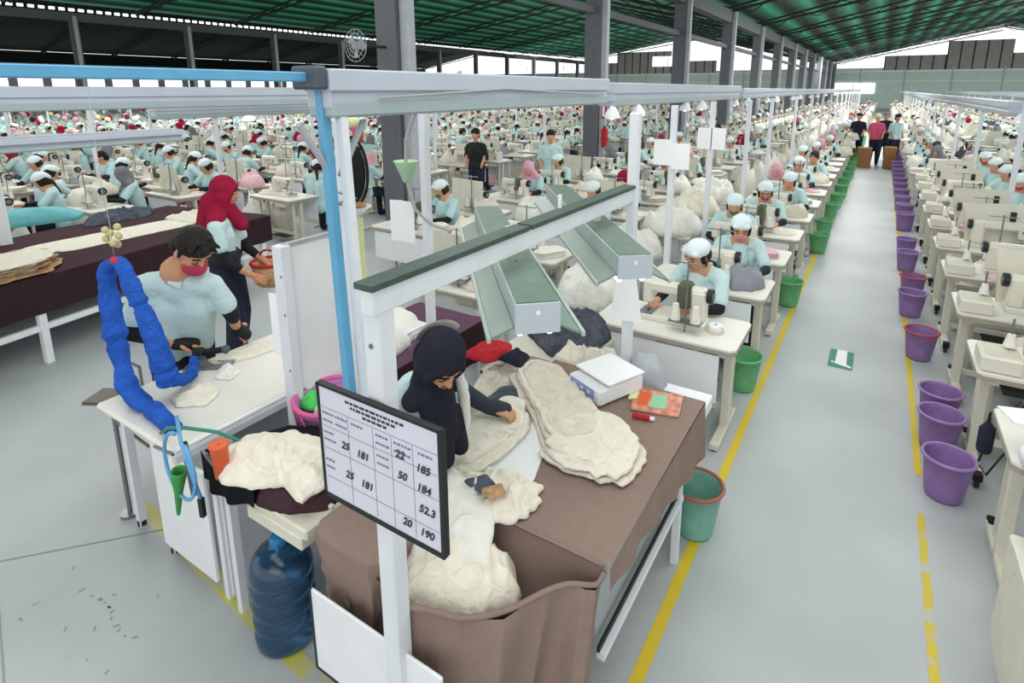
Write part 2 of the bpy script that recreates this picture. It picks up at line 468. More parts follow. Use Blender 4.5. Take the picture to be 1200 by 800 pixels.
def lathe_frame(f, u):
    f = V(f).normalized(); u = V(u); r = f.cross(u).normalized(); u = r.cross(f).normalized()
    return Matrix((r, f, u)).transposed()      # columns: right, forward, up
def ell(c, R, a, b_, c_): return ('e', c, R @ Matrix.Diagonal((a, b_, c_)))
def hand_prims(wr, d, nrm, side, curl=.5, s=1.0):
    """palm + five fingers. d: direction of fingers, nrm: back-of-hand normal, side: +1 thumb towards d x nrm"""
    d = V(d).normalized(); nrm = (V(nrm) - d * V(nrm).dot(d)).normalized(); t = d.cross(nrm) * side
    wr = V(wr); P = []
    for k in range(4):
        o = (k - 1.5) * .019 * s
        P.append(('c', wr + d * .015 * s + t * o * .6, wr + d * .085 * s + t * o, .014 * s, .0125 * s))
    Ls = (.062, .072, .068, .052)
    for k in range(4):
        o = (1.5 - k) * .020 * s; p = wr + d * .085 * s + t * o; L = Ls[k] * s; ang = 0; dd = d.copy()
        dd = (d + t * (1.5 - k) * .09).normalized()
        for j, q in enumerate((.45, .32, .23)):
            ang += curl * (.45, .6, .5)[j]; v = dd * math.cos(ang) - nrm * math.sin(ang); e = p + v * L * q
            P.append(('c', p, e, (.0092 - .0008 * j) * s, (.0085 - .0008 * j) * s)); p = e
    p = wr + d * .025 * s + t * .026 * s; v = (d * .6 + t * .8 - nrm * .25).normalized(); e = p + v * .035 * s
    P.append(('c', wr + d * .015 * s + t * .012 * s, p, .014 * s, .013 * s)); P.append(('c', p, e, .012 * s, .0095 * s))
    P.append(('c', e, e + (d * .9 + t * .2 - nrm * .3).normalized() * .027 * s, .0095 * s, .008 * s))
    return P
def head_prims(c, R, s=1.0):
    def L(x, y, z): return V(c) + R @ V((x, y, z)) * s
    P = [ell(L(0, -.012, .03), R, .076 * s, .092 * s, .085 * s), ell(L(0, .022, -.02), R, .062 * s, .066 * s, .085 * s),
         ell(L(0, .045, -.075), R, .034 * s, .034 * s, .028 * s), ell(L(.032, .055, -.012), R, .024 * s, .02 * s, .02 * s), ell(L(-.032, .055, -.012), R, .024 * s, .02 * s, .02 * s),
         ('c', L(0, .078, .018), L(0, .1, -.018), .008 * s, .0125 * s), ('c', L(-.012, .088, -.022), L(.012, .088, -.022), .009 * s, .009 * s),
         ('c', L(-.02, .078, -.05), L(.02, .078, -.05), .011 * s, .011 * s),
         ('c', L(-.04, .068, .035), L(.04, .068, .035), .012 * s, .012 * s)]
    for q in (-1, 1): P.append(ell(L(q * .077, -.005, -.005), R, .012 * s, .02 * s, .032 * s))
    return P
def face_bits(parent, c, R, s=1.0, closed=True, brow='hair'):
    def L(x, y, z): return V(c) + R @ V((x, y, z)) * s
    for q in (-1, 1):
        b = MB()
        if not closed: b.ball((0, 0, 0), (.013 * s, .008 * s, .007 * s), 'eye_white', 10, M=Matrix.Translation(L(q * .032, .077, .012)) @ R.to_4x4()); b.ball((0, 0, 0), (.006 * s, .005 * s, .006 * s), 'black', 8, M=Matrix.Translation(L(q * .032, .083, .012)) @ R.to_4x4())
        b.tube([L(q * .018, .083, .012), L(q * .032, .086, .007), L(q * .047, .079, .011)], .0028 * s, 'black', 6)
        b.build('eye', parent)
        b = MB(); b.tube([L(q * .014, .088, .033), L(q * .032, .089, .04), L(q * .052, .076, .035)], .0038 * s, brow, 6); b.build('eyebrow', parent)
    b = MB(); b.tube([L(-.024, .086, -.05), L(-.01, .093, -.047), L(.01, .093, -.047), L(.024, .086, -.05)], [.003 * s, .0055 * s, .0055 * s, .003 * s], 'lips', 8); b.build('mouth', parent)
def add_part(parent, prims, vox, mname, name, it=4):
    o = bpy.data.objects.new(name, remesh(prims, vox, mname, it, name)); COL.objects.link(o); o.parent = parent; return o
def torso_prims(neck, pel, shL, shR, rt=.115, rb=.125):
    neck, pel, shL, shR = V(neck), V(pel), V(shL), V(shR); w = (shR - shL).normalized() * .075; ch = (shL + shR) / 2; n2 = neck.lerp(ch, .3)
    P = [('c', neck - V((0, 0, .05)), ch - V((0, 0, .02)), .062, .09), ('c', shL.lerp(ch, .25), shR.lerp(ch, .25), .075, .075), ('c', shL, ch + V((0, 0, .03)), .058, .07), ('c', shR, ch + V((0, 0, .03)), .058, .07)]
    mid = ch.lerp(pel, .25); low = ch.lerp(pel, .8)
    for q in (-1, 1): P += [('c', mid + w * q, low + w * q * .9, rt, rt * .92), ('c', low + w * q * .9, pel + w * q, rt * .92, rb)]
    return P
def hood_prims(c, R, s=1.0, neck=None, drape=()):
    def L(x, y, z): return V(c) + R @ V((x, y, z)) * s
    P = [ell(L(0, -.022, .03), R, .096 * s, .105 * s, .104 * s), ell(L(0, -.045, -.05), R, .09 * s, .085 * s, .1 * s)]
    ring = []
    for k in range(14):
        t = 2 * PI * k / 14; ring.append(L(.066 * math.sin(t), .048 + .012 * math.cos(t), -.022 + .088 * math.cos(t)))
    for k in range(14): P.append(('c', ring[k], ring[(k + 1) % 14], .022 * s, .022 * s))
    for q in (-1, 1): P.append(('c', L(q * .07, .0, -.03), L(q * .05, .02, -.13), .04 * s, .05 * s))
    P.append(('c', L(0, .03, -.115), L(0, .0, -.16), .05 * s, .065 * s))
    for d in drape: P.append(('c', *d))
    return P

# ------ the black-hijab woman at the brown table
W = thing('person', 'woman in black hijab and pale blue blouse sorting cream cut panels at brown table', 'person', (-1.72, 1.62, 0))
def rel(o, P):
    off = V(o.location); out = []
    for p in P:
        if p[0] == 'c': out.append(('c', V(p[1]) - off, V(p[2]) - off, *p[3:]))
        else: out.append(('e', V(p[1]) - off, p[2]))
    return out
hc = V((-1.37, 1.575, 1.355)); R = lathe_frame((.66, -.30, -.66), (.5, -.2, .8))
nk = V((-1.49, 1.60, 1.19)); sR = V((-1.57, 1.44, 1.14)); sL = V((-1.55, 1.80, 1.12)); pel = V((-1.80, 1.64, .86))
eR = V((-1.62, 1.38, .93)); wR = V((-1.50, 1.44, .86))
eL = V((-1.58, 1.98, .95)); wL = V((-1.455, 2.0, .905))
handL = hand_prims(wL, (.85, .35, -.15), (0.1, 0, 1), -1, .75); handR = hand_prims(wR, (.8, .4, -.1), (0, 0, 1), 1, .6)
off = W.location
body = head_prims(hc, R) + [('c', hc - R @ V((0, .02, .06)), nk, .05, .055), ('c', sR, eR, .045, .038), ('c', eR, wR, .037, .026), ('c', sL, eL, .045, .038), ('c', eL, wL, .037, .026)] + handL + handR + [('c', nk, pel, .05, .06)]
bo = add_part(W, rel(W, body), .0055, 'skin', 'body', 3); bo.name = 'body'
add_part(W, rel(W, torso_prims(nk, pel, sL, sR, .125, .13) + [('c', sR, sR.lerp(eR, 1.0), .072, .062), ('c', sL, sL.lerp(eL, .6), .062, .056)]), .012, 'shirt', 'blouse')
add_part(W, rel(W, [('c', sL.lerp(eL, .5), eL, .05, .047), ('c', eL, wL, .047, .036)]), .008, 'sleeve_grey', 'arm_sleeve')
add_part(W, rel(W, [('c', wL, wL + V((.85, .35, -.15)).normalized() * .055, .036, .036), ('c', wL + V((.01, .03, 0)), wL + V((.07, .05, -.01)), .03, .028)]), .007, 'sleeve_grey', 'glove')
add_part(W, rel(W, [('c', sR.lerp(eR, .7), eR, .05, .047), ('c', eR, wR, .047, .036)]), .008, 'sleeve_grey', 'arm_sleeve')
hp = hood_prims(hc, R, 1.0, None, [((-1.44, 1.58, 1.22), (-1.46, 1.50, 1.19), .08, .05), ((-1.46, 1.60, 1.22), (-1.46, 1.74, 1.16), .085, .05), ((-1.42, 1.58, 1.19), (-1.40, 1.60, 1.03), .085, .07), ((-1.40, 1.57, 1.07), (-1.36, 1.56, .93), .068, .045), ((-1.40, 1.65, 1.07), (-1.36, 1.66, .93), .055, .04)])
add_part(W, rel(W, hp), .009, 'hijab', 'hijab', 5)
b = MB()
def shawl(u, w):
    pts = [(-1.50, 1.62, 1.455), (-1.46, 1.68, 1.36), (-1.42, 1.715, 1.26), (-1.375, 1.715, 1.15), (-1.365, 1.705, 1.03), (-1.36, 1.68, .90)]
    f = u * 5; i = min(int(f), 4); q = V(pts[i]).lerp(V(pts[i + 1]), f - i); return tuple(q + V((-.026, .016, .012)) * (w * 2 - 1) * (1 if u > .2 else u * 5) - V(W.location) + V((.012 * math.sin(w * 6 + u * 9), 0, 0)))
b.tube([V(q) - V(W.location) for q in ((-1.44, 1.70, 1.30), (-1.40, 1.712, 1.22), (-1.375, 1.715, 1.13), (-1.365, 1.705, 1.03), (-1.36, 1.68, .92))], [.016, .022, .024, .024, .018], 'cloth_white', 8)
def shawl2(u, w):
    a = -.6 + 2.4 * u; q = hc + R @ V((.10 * math.sin(a - .6), -.075 - .055 * math.cos(a - .6) , .02 + .12 * math.cos(a * .7 - .3) * .6 - .12 * w)); return tuple(q - V(W.location))
b.grid(24, 8, shawl2, 'cloth_white')
b.build('shawl', W)
hips = [('c', pel + V((0, q * .09, 0)), V((-1.80, 1.64 + q * .1, .5)), .12, .085) for q in (-1, 1)] + [('c', V((-1.80, 1.64 + q * .1, .5)), V((-1.80, 1.64 + q * .11, .09)), .085, .06) for q in (-1, 1)] + [('c', pel + V((0, -.08, .02)), pel + V((0, .08, .02)), .12, .12)]
add_part(W, rel(W, hips), .014, 'jeans', 'trousers')
for q in (-1, 1): add_part(W, rel(W, [('c', (-1.82, 1.64 + q * .11, .045), (-1.66, 1.64 + q * .12, .035), .045, .035)]), .01, 'black', 'shoe')
Wf = thing('t', 'x', 'x'); kill(Wf)
face_bits(bo, hc - off, R, 1.0, True)

# ------ the man with short black hair
Mn = thing('person', 'man with short black hair, red face mask and pale blue shirt running a cloth cutter', 'person', (-3.56, 1.66, 0))
off = Mn.location
hc = V((-3.24, 1.63, 1.50)); R = lathe_frame((.78, .0, -.62), (.6, .05, .8))
nk = V((-3.36, 1.60, 1.37)); sR = V((-3.50, 1.46, 1.31)); sL = V((-3.22, 1.71, 1.29)); pel = V((-3.56, 1.66, .92))
eR = V((-3.50, 1.36, 1.05)); wR = V((-3.40, 1.55, .93)); eL = V((-3.22, 1.80, 1.07)); wL = V((-3.33, 1.88, .93))
body = head_prims(hc, R, 1.1) + [('c', hc - R @ V((0, .02, .06)), nk, .056, .058), ('c', sR, eR, .05, .04), ('c', eR, wR, .04, .028), ('c', sL, eL, .05, .04), ('c', eL, wL, .04, .028), ('c', nk, pel, .1, .1)] \
    + hand_prims(wR, (.5, .85, -.2), (0, 0, 1), 1, .9, 1.1) + hand_prims(wL, (.0, .55, -.75), (.8, 0, .4), -1, .6, 1.1)
bo = add_part(Mn, rel(Mn, body), .006, 'skin', 'body', 3)
sh = torso_prims(nk, pel, sL, sR, .112, .12) + [('c', sR, sR.lerp(eR, .7), .055, .066), ('c', sL, sL.lerp(eL, .65), .055, .066), ('c', V((-3.44, 1.56, 1.15)), pel + V((.02, -.09, -.04)), .11, .12), ('c', V((-3.34, 1.66, 1.15)), pel + V((.05, .05, -.04)), .11, .12)]
add_part(Mn, rel(Mn, sh), .012, 'shirt', 'shirt')
b = MB()
for q in (-1, 1):
    p = [nk + V((.0, q * .065, .02)), nk + V((.07, q * .02, -.02)), nk + V((.095, q * .055, -.075)), nk + V((.04, q * .09, -.04))]
    b.add([x - off for x in p] + [x - off + V((.008, 0, .008)) for x in p], [(0, 1, 2, 3), (4, 5, 6, 7), (0, 1, 5, 4), (1, 2, 6, 5), (2, 3, 7, 6), (3, 0, 4, 7)], 'shirt')
b.build('collar', Mn)
for s_, e_, w_ in ((sR, eR, wR), (sL, eL, wL)):
    add_part(Mn, rel(Mn, [('c', s_.lerp(e_, .6), e_, .052, .047), ('c', e_, e_.lerp(w_, .45 if s_ is sR else .3), .047, .04)]), .009, 'sleeve_black', 'arm_sleeve')
add_part(Mn, rel(Mn, [('c', wR, wR + V((.5, .85, -.2)).normalized() * .085, .038, .042), ('c', wR, wR + V((.05, .04, -.02)), .032, .03)]), .008, 'black', 'glove')
add_part(Mn, rel(Mn, [('c', wL, wL + V((0, .55, -.75)).normalized() * .085, .038, .042)]), .008, 'black', 'glove')
def Lh(x, y, z): return hc + R @ (V((x, y, z)) * 1.1)
hair = [ell(Lh(0, -.015, .062), R, .099, .112, .086), ell(Lh(0, -.06, .0), R, .092, .07, .085)]
random.seed(3)
for k in range(26):
    a = random.uniform(-1.1, 1.1); t = random.uniform(-.2, 1.2)
    p = Lh(.07 * math.sin(a), .02 + .05 * math.cos(a) * t, .105 - .02 * t); hair.append(('c', p, p + R @ V((.02 * math.sin(a), .032, -.012 + .035 * random.random())), .015, .007))
for q in (-1, 1): hair.append(('c', Lh(q * .078, .01, .04), Lh(q * .078, .012, .0), .014, .009))
add_part(Mn, rel(Mn, hair), .0065, 'hair', 'hair', 2)
add_part(Mn, rel(Mn, [ell(Lh(0, .050, -.052), R, .070, .066, .058), ell(Lh(0, .086, -.032), R, .042, .042, .036)]), .006, 'mask_red', 'face_mask')
hips = [('c', pel + V((0, q * .09, 0)), V((-3.58, 1.66 + q * .1, .5)), .11, .08) for q in (-1, 1)] + [('c', V((-3.58, 1.66 + q * .1, .5)), V((-3.60, 1.66 + q * .11, .1)), .08, .06) for q in (-1, 1)]
add_part(Mn, rel(Mn, hips + [('c', pel + V((0, -.08, 0)), pel + V((0, .08, 0)), .12, .12)]), .014, 'jeans', 'trousers')
for q in (-1, 1): add_part(Mn, rel(Mn, [('c', (-3.62, 1.66 + q * .11, .045), (-3.46, 1.66 + q * .13, .035), .045, .035)]), .01, 'black', 'shoe')
face_bits(bo, hc - off, R, 1.1, True)

# ------ the standing woman in the red hijab
Rd = thing('person', 'woman standing in crimson hijab, pale blue shirt and dark jeans, holding a basket', 'person', (-4.58, 2.58, 0))
off = Rd.location
hc = V((-4.50, 2.58, 1.585)); R = lathe_frame((.66, .68, -.28), (.2, .2, .95))
nk = V((-4.56, 2.54, 1.42)); sR = V((-4.42, 2.42, 1.33)); sL = V((-4.68, 2.70, 1.33)); pel = V((-4.58, 2.56, .93))
eR = V((-4.38, 2.44, 1.05)); wR = V((-4.27, 2.60, .90)); eL = V((-4.62, 2.78, 1.05)); wL = V((-4.40, 2.82, .93))
body = head_prims(hc, R) + [('c', hc - R @ V((0, .02, .06)), nk, .05, .055), ('c', sR, eR, .045, .038), ('c', eR, wR, .038, .027), ('c', sL, eL, .045, .038), ('c', eL, wL, .038, .027), ('c', nk, pel, .09, .1)] \
    + hand_prims(wR, (.55, .6, -.45), (.6, -.6, .3), 1, .9) + hand_prims(wL, (.7, .1, -.4), (0, .3, 1), -1, .9)
bo = add_part(Rd, rel(Rd, body), .0065, 'skin2', 'body', 3)
add_part(Rd, rel(Rd, torso_prims(nk, pel, sL, sR, .11, .125) + [('c', sR, sR.lerp(eR, .6), .062, .062), ('c', sL, sL.lerp(eL, .6), .062, .062)]), .012, 'shirt', 'shirt')
for s_, e_, w_ in ((sR, eR, wR), (sL, eL, wL)):
    add_part(Rd, rel(Rd, [('c', s_.lerp(e_, .5), e_, .05, .044), ('c', e_, e_.lerp(w_, .5), .044, .038)]), .01, 'sleeve_black', 'arm_sleeve')
hp = hood_prims(hc, R, 1.02, None, [((-4.55, 2.54, 1.47), (-4.45, 2.44, 1.36), .09, .07), ((-4.55, 2.54, 1.47), (-4.66, 2.66, 1.36), .09, .07), ((-4.52, 2.58, 1.45), (-4.46, 2.66, 1.30), .08, .06), ((-4.58, 2.5, 1.5), (-4.64, 2.46, 1.32), .09, .07)])
add_part(Rd, rel(Rd, hp), .01, 'hijab_red', 'hijab', 5)
hips = [('c', pel + V((q * .07, -q * .06, 0)), V((-4.54 + q * .08, 2.6 - q * .07, .5)), .12, .085) for q in (-1, 1)] + [('c', V((-4.54 + q * .08, 2.6 - q * .07, .5)), V((-4.58 + q * .09, 2.56 - q * .08, .1)), .085, .065) for q in (-1, 1)]
add_part(Rd, rel(Rd, hips + [('c', pel + V((-.06, .05, .03)), pel + V((.06, -.05, .03)), .115, .115)]), .014, 'jeans', 'trousers')
add_part(Rd, rel(Rd, [('c', pel + V((-.07, .06, .1)), pel + V((.07, -.06, .1)), .125, .125)]), .012, 'black', 'belt', 1)
for q in (-1, 1): add_part(Rd, rel(Rd, [('c', (-4.6 + q * .09, 2.54 - q * .08, .045), (-4.5 + q * .09, 2.66 - q * .08, .035), .045, .035)]), .01, 'black', 'shoe')
face_bits(bo, hc - off, R, 1.0, False)

# ------ seated seamstress prototypes, local: faces -Y, table in front
def seamstress(style, pose, vox=.014, single=True, name='person'):
    hd = V((0, -.10, 1.15)); R = lathe_frame((pose * .35, -1, -.45), (0, -.3, 1))
    nk = V((0, -.03, 1.03)); sR = V((-.165, 0, .985)); sL = V((.165, 0, .985)); pel = V((0, .08, .52))
    eR = V((-.24, -.16, .80)); wR = V((-.12 + pose * .05, -.38, .81)); eL = V((.24, -.16, .80)); wL = V((.13 + pose * .05, -.40, .81))
    P = {}
    P['body'] = ('skin', head_prims(hd, R) + [('c', hd - R @ V((0, .02, .06)), nk, .045, .05), ('c', sR, eR, .043, .036), ('c', eR, wR, .035, .026), ('c', sL, eL, .043, .036), ('c', eL, wL, .035, .026), ('c', nk, pel, .09, .1)]
        + [('c', w, w + V((.01, -.08, -.015)), .028, .02) for w in (wR, wL)] + ([] if vox > .011 else hand_prims(wR, (.2, -1, -.15), (0, 0, 1), -1, .7) + hand_prims(wL, (-.2, -1, -.15), (0, 0, 1), 1, .7)))
    P['shirt'] = ('shirt_far' if single else 'shirt', torso_prims(nk, pel, sL, sR, .105, .12) + [('c', nk + V((-.04, .015, -.015)), nk + V((.04, .015, -.015)), .058, .058), ('c', V((0, -.07, .97)), V((0, -.09, .85)), .07, .09)] + [('c', sR, sR.lerp(eR, .75), .058, .06), ('c', sL, sL.lerp(eL, .75), .058, .06)])
    P['arm_sleeve'] = (style.get('sleeve', 'sleeve_black'), [('c', s_.lerp(e_, .6), e_, .047, .043) for s_, e_ in ((sR, eR), (sL, eL))] + [('c', e_, e_.lerp(w_, .7), .043, .035) for e_, w_ in ((eR, wR), (eL, wL))])
    P['trousers'] = ('jeans', [('c', pel, pel + V((q * .1, -.42, -.01)), .11, .075) for q in (-1, 1)] + [('c', pel + V((q * .1, -.42, -.01)), V((q * .12, -.36, .1)), .07, .055) for q in (-1, 1)] + [('c', V((q * .12, -.36, .05)), V((q * .13, -.5, .04)), .045, .04) for q in (-1, 1)])
    def L(x, y, z): return hd + R @ V((x, y, z))
    if style['head'] == 'cap':
        P['hair'] = ('hair', [ell(L(0, -.035, .0), R, .086, .088, .088), ell(L(0, -.08, -.03), R, .05, .05, .06)] + [('c', L(q * .075, .01, .02), L(q * .07, .0, -.06), .02, .018) for q in (-1, 1)] + ([('c', L(.05, -.09, -.05), L(.09, -.08, -.24), .035, .02)] if style.get('tail') else []))
        P['cap'] = ('cap', [ell(L(0, -.02, .06), R, .094, .102, .075), ('c', L(-.06, .06, .065), L(.06, .06, .065), .02, .02), ('c', L(0, -.1, .03), L(0, -.12, .0), .045, .03)])
    elif style['head'] == 'hair':
        P['hair'] = ('hair', [ell(L(0, -.025, .045), R, .09, .1, .085), ell(L(0, -.06, -.02), R, .085, .07, .09)])
    else:
        P['hijab'] = (style['head'], hood_prims(hd, R, 1.0, None, [(nk + V((0, 0, .05)), sL + V((-.03, -.02, .03)), .08, .06), (nk + V((0, 0, .05)), sR + V((.03, -.02, .03)), .08, .06), (nk, nk + V((0, -.1, -.15)), .08, .06)]))
    if style.get('mask'): P['face_mask'] = (style['mask'], [ell(L(0, .05, -.04), R, .056, .052, .05)])
    if not single:
        t = thing(name, 'x', 'person'); bo = None
        for k, (m_, pr) in P.items():
            if k == 'arm_sleeve': add_part(t, pr[0::2], vox, m_, k, 3); add_part(t, pr[1::2], vox, m_, k, 3); continue
            o = add_part(t, pr, vox, m_, k, 3)
            if k == 'body': bo = o
        face_bits(bo, hd, R, 1.0, True)
        return t
    mb = MB(); vs = []; fs = []; mi = []; mats = []
    for k, (m_, pr) in P.items():
        me = remesh(pr, vox, m_, 2, k); o = len(vs); mats.append(m_)
        vs += [tuple(v.co) for v in me.vertices]; fs += [tuple(i + o for i in p.vertices) for p in me.polygons]; mi += [len(mats) - 1] * len(me.polygons)
        bpy.data.meshes.remove(me)
    me = bpy.data.meshes.new('person'); me.from_pydata(vs, [], fs)
    for k in mats: me.materials.append(MATS[k])
    me.polygons.foreach_set('material_index', mi); me.polygons.foreach_set('use_smooth', [True] * len(fs)); me.update()
    return me
STY = [dict(head='cap', tail=True), dict(head='cap', mask='mask_pink', sleeve='jeans'), dict(head='cap', mask='mask_red'), dict(head='hair', sleeve='sleeve_maroon'),
       dict(head='hijab_red'), dict(head='hijab_pink', mask='mask_pink'), dict(head='hijab_grey'), dict(head='cap', mask='mask_green')]
STY_TXT = ['white cap and long ponytail', 'white cap and pink face mask', 'white cap and red face mask', 'bare black hair', 'dark red hijab', 'pink hijab and pink mask', 'grey hijab', 'white cap and green face mask']
# ------------------------------------------------------------------ cloth helpers
def ray_r(poly, c, a):
    d = (math.cos(a), math.sin(a)); best = 0
    for i in range(len(poly)):
        x1, y1 = poly[i][0] - c[0], poly[i][1] - c[1]; x2, y2 = poly[(i + 1) % len(poly)][0] - c[0], poly[(i + 1) % len(poly)][1] - c[1]
        ex, ey = x2 - x1, y2 - y1; den = d[0] * ey - d[1] * ex
        if abs(den) < 1e-9: continue
        t = (x1 * ey - y1 * ex) / den; u = (x1 * d[1] - y1 * d[0]) / den
        if t > 0 and -1e-6 <= u <= 1 + 1e-6: best = max(best, t)
    return best or .01
def fold(x, y, seed, sc, ang=0):
    p = V((x, y, seed * 1.37)); w = noise.noise_vector(p * sc * .35 + V((seed, 0, 0))); w2 = noise.noise_vector(p * sc * .8 + V((0, seed, 3)))
    a = ang + seed * 1.9; u = x * math.cos(a) + y * math.sin(a); v = -x * math.sin(a) + y * math.cos(a)
    r1 = 1 - abs(math.sin(u * sc * .8 + 4.2 * w.x + 1.2 * w2.x)); r2 = 1 - abs(math.sin(v * sc * 1.3 + 4.6 * w.y + 1.5 * w2.y)); r3 = 1 - abs(math.sin((u + v) * sc * 2.3 + 5 * w2.z))
    m = .5 + .5 * w.z * 1.6
    return min(1, max(0, (.5 * r1 ** 1.5 * m + .34 * r2 ** 1.5 * (1.3 - m) + .16 * r3 ** 2) * 1.35))
def crumple(mb, poly, z0, h, seed, m, sc=9, ang=0, nr=26, na=72, p=2.2, edge=.05, base=.55, sag=None):
    c = (sum(q[0] for q in poly) / len(poly), sum(q[1] for q in poly) / len(poly))
    rr = [ray_r(poly, c, 2 * PI * i / na) for i in range(na)]
    rr = [(rr[i - 1] + 2 * rr[i] + rr[(i + 1) % na]) / 4 * (1 + edge * noise.noise(V((math.cos(2 * PI * i / na) * 4, math.sin(2 * PI * i / na) * 4, seed * 2.3)))) for i in range(na)]
    vs = [(c[0], c[1], z0 + h * (base + (1 - base) * fold(c[0], c[1], seed, sc, ang)))]
    for j in range(1, nr + 1):
        t = j / nr
        for i in range(na):
            a = 2 * PI * i / na; x = c[0] + rr[i] * t * math.cos(a); y = c[1] + rr[i] * t * math.sin(a)
            prof = (1 - t ** p)
            z = z0 + h * prof ** .6 * (base + (1 - base) * fold(x, y, seed, sc, ang)) + .003
            if sag: z += sag(x, y)
            vs.append((x, y, z))
    for i in range(na):
        a = 2 * PI * i / na; q = vs[1 + (nr - 1) * na + i]; vs.append((q[0] * .98 + c[0] * .02, q[1] * .98 + c[1] * .02, min(z0, q[2] - .004) if not sag else q[2] - .02))
    fs = [(0, 1 + i, 1 + (i + 1) % na) for i in range(na)]
    fs += [(1 + j * na + i, 1 + (j + 1) * na + i, 1 + (j + 1) * na + (i + 1) % na, 1 + j * na + (i + 1) % na) for j in range(nr) for i in range(na)]
    mb.add(vs, fs, m, True); return mb
def layers(parent, poly, z0, n, seed, mats, dz=.0065, jit=.035, wav=.018, name='fabric_panel', shrink=.012, sc=6, ang=None):
    random.seed(seed); c = (sum(q[0] for q in poly) / len(poly), sum(q[1] for q in poly) / len(poly))
    for k in range(n):
        dx, dy = random.uniform(-jit, jit), random.uniform(-jit, jit); s = 1 - shrink * k + random.uniform(-.02, .02)
        P = [((x - c[0]) * s + c[0] + dx, (y - c[1]) * s + c[1] + dy) for x, y in poly]
        mb = MB(); crumple(mb, P, z0 + dz * k, wav + dz * .9, seed * 7 + k, mats[k % len(mats)], sc=sc, ang=(0 if ang is None else ang - (seed * 7 + k) * 1.9), nr=22, na=120, p=30, edge=.10, base=.15)
        mb.build(name, parent)
def cloth_thing(name, label, cat, poly, z0, h, seed, m, group=None, **kw):
    mb = crumple(MB(), poly, z0, h, seed, m, **kw); return tag(mb.build(name), label, cat, group)

# ------------------------------------------------------------------ brown sorting table
TB = thing('sorting_table', 'long table under a taupe brown cloth with white side board and steel rail', 'table', (-1.08, 1.9, 0))
ox, oy = 1.08, -1.9
def LO(b, dx=ox, dy=oy): return b
Mx = Matrix.Translation(V((ox, oy, 0)))
def bt(b, name, parent=TB):
    b.v = [(x + ox, y + oy, z) for x, y, z in b.v]; return b.build(name, parent)
for x, y in ((-.66, 2.52), (-1.47, 2.68), (-1.50, 1.22), (-1.0, 1.75)):
    b = MB(); b.box((x, y, .38), (.035, .035, .76), 'post_white'); b.box((x, y + .02, .38), (.03, .012, .74), 'steel'); bt(b, 'leg')
b = MB(); b.box((-.655, 2.06, .37), (.03, .98, .03), 'post_white'); b.box((-.665, 2.06, .395), (.012, .98, .025), 'dark'); bt(b, 'frame_rail')
b = MB(); b.box((-.70, 2.08, .55), (.012, .96, .33), 'panel_grey'); bt(b, 'side_board')
b = MB(); b.box((-1.27, 1.055, .45), (.62, .012, .35), 'white', r=.004); b.box((-1.27, 1.052, .275), (.62, .014, .008), 'dark'); b.box((-1.578, 1.052, .45), (.008, .014, .35), 'dark'); bt(b, 'end_board')
b = MB(); b.box((-1.07, 2.13, .775), (.84, 1.14, .03), 'cream'); bt(b, 'tabletop')
# cloth: top, right hang with wavy hem, far hang, seam at near edge
b = MB()
hem = [(1.15, .73), (1.49, .70), (1.65, .69), (1.94, .66), (2.21, .60), (2.55, .50), (2.76, .48)]
def hemz(y):
    for (a, za), (c, zc) in zip(hem[:-1], hem[1:]):
        if y <= c: return za + (zc - za) * max(0, (y - a)) / (c - a)
    return hem[-1][1]
def top(u, w):
    x = -1.52 + .90 * u; y = 1.54 + 1.24 * w
    return (x, y, .80 + .0025 * noise.noise(V((x * 7, y * 5, 1))))
b.grid(30, 40, top, 'cloth_brown')
def side(u, w):
    y = 1.54 + 1.24 * u; z = .80 - (.80 - hemz(y)) * w
    return (-.62 + .012 * math.sin(w * 1.5) + .010 * w * math.sin(y * 23) + .004 * (w < .05), y, z)
b.grid(60, 10, side, 'cloth_brown')
def far(u, w): return (-1.52 + .9 * u, 2.78 + .012 * w + .008 * w * math.sin(u * 30), .80 - .3 * w)
b.grid(30, 8, far, 'cloth_brown')
def left(u, w): return (-1.52 - .01 * w + .01 * w * math.sin(u * 34), 1.54 + 1.24 * u, .80 - .3 * w)
b.grid(30, 8, left, 'cloth_brown')
b.tube([(-1.2, 1.535, .802), (-.64, 1.535, .802)], .007, 'cloth_brown', 6)
bt(b, 'tablecloth_top')
# sagging cloth pit at the near end, slung between rails
rim = [(-1.48, 1.5), (-1.5, 1.3), (-1.40, 1.16), (-1.15, 1.08), (-.98, 1.16), (-.85, 1.30), (-.74, 1.42), (-.66, 1.50), (-.64, 1.54)]
b = MB()
def rimp(u):
    f = u * (len(rim) - 1); i = min(int(f), len(rim) - 2); t = f - i
    return V((rim[i][0] * (1 - t) + rim[i + 1][0] * t, rim[i][1] * (1 - t) + rim[i + 1][1] * t, .77 + .02 * math.sin(u * 19) - .03 * math.sin(u * PI)))
def pit(u, w):
    p = rimp(u); e = V((-1.16, 1.42, .55)); backp = V((-1.45 + .8 * u, 1.545, .80 - .02 * 1))
    q = p.lerp(backp, w); sag = .26 * math.sin(min(1, w) * PI) ** .8 * math.sin(u * PI) ** .5
    q.z -= sag; q.z += .02 * (fold(q.x, q.y, 5, 8) - .4) * math.sin(w * PI); return tuple(q)
b.grid(60, 24, pit, 'cloth_brown')
bt(b, 'slung_cloth')
b = MB()
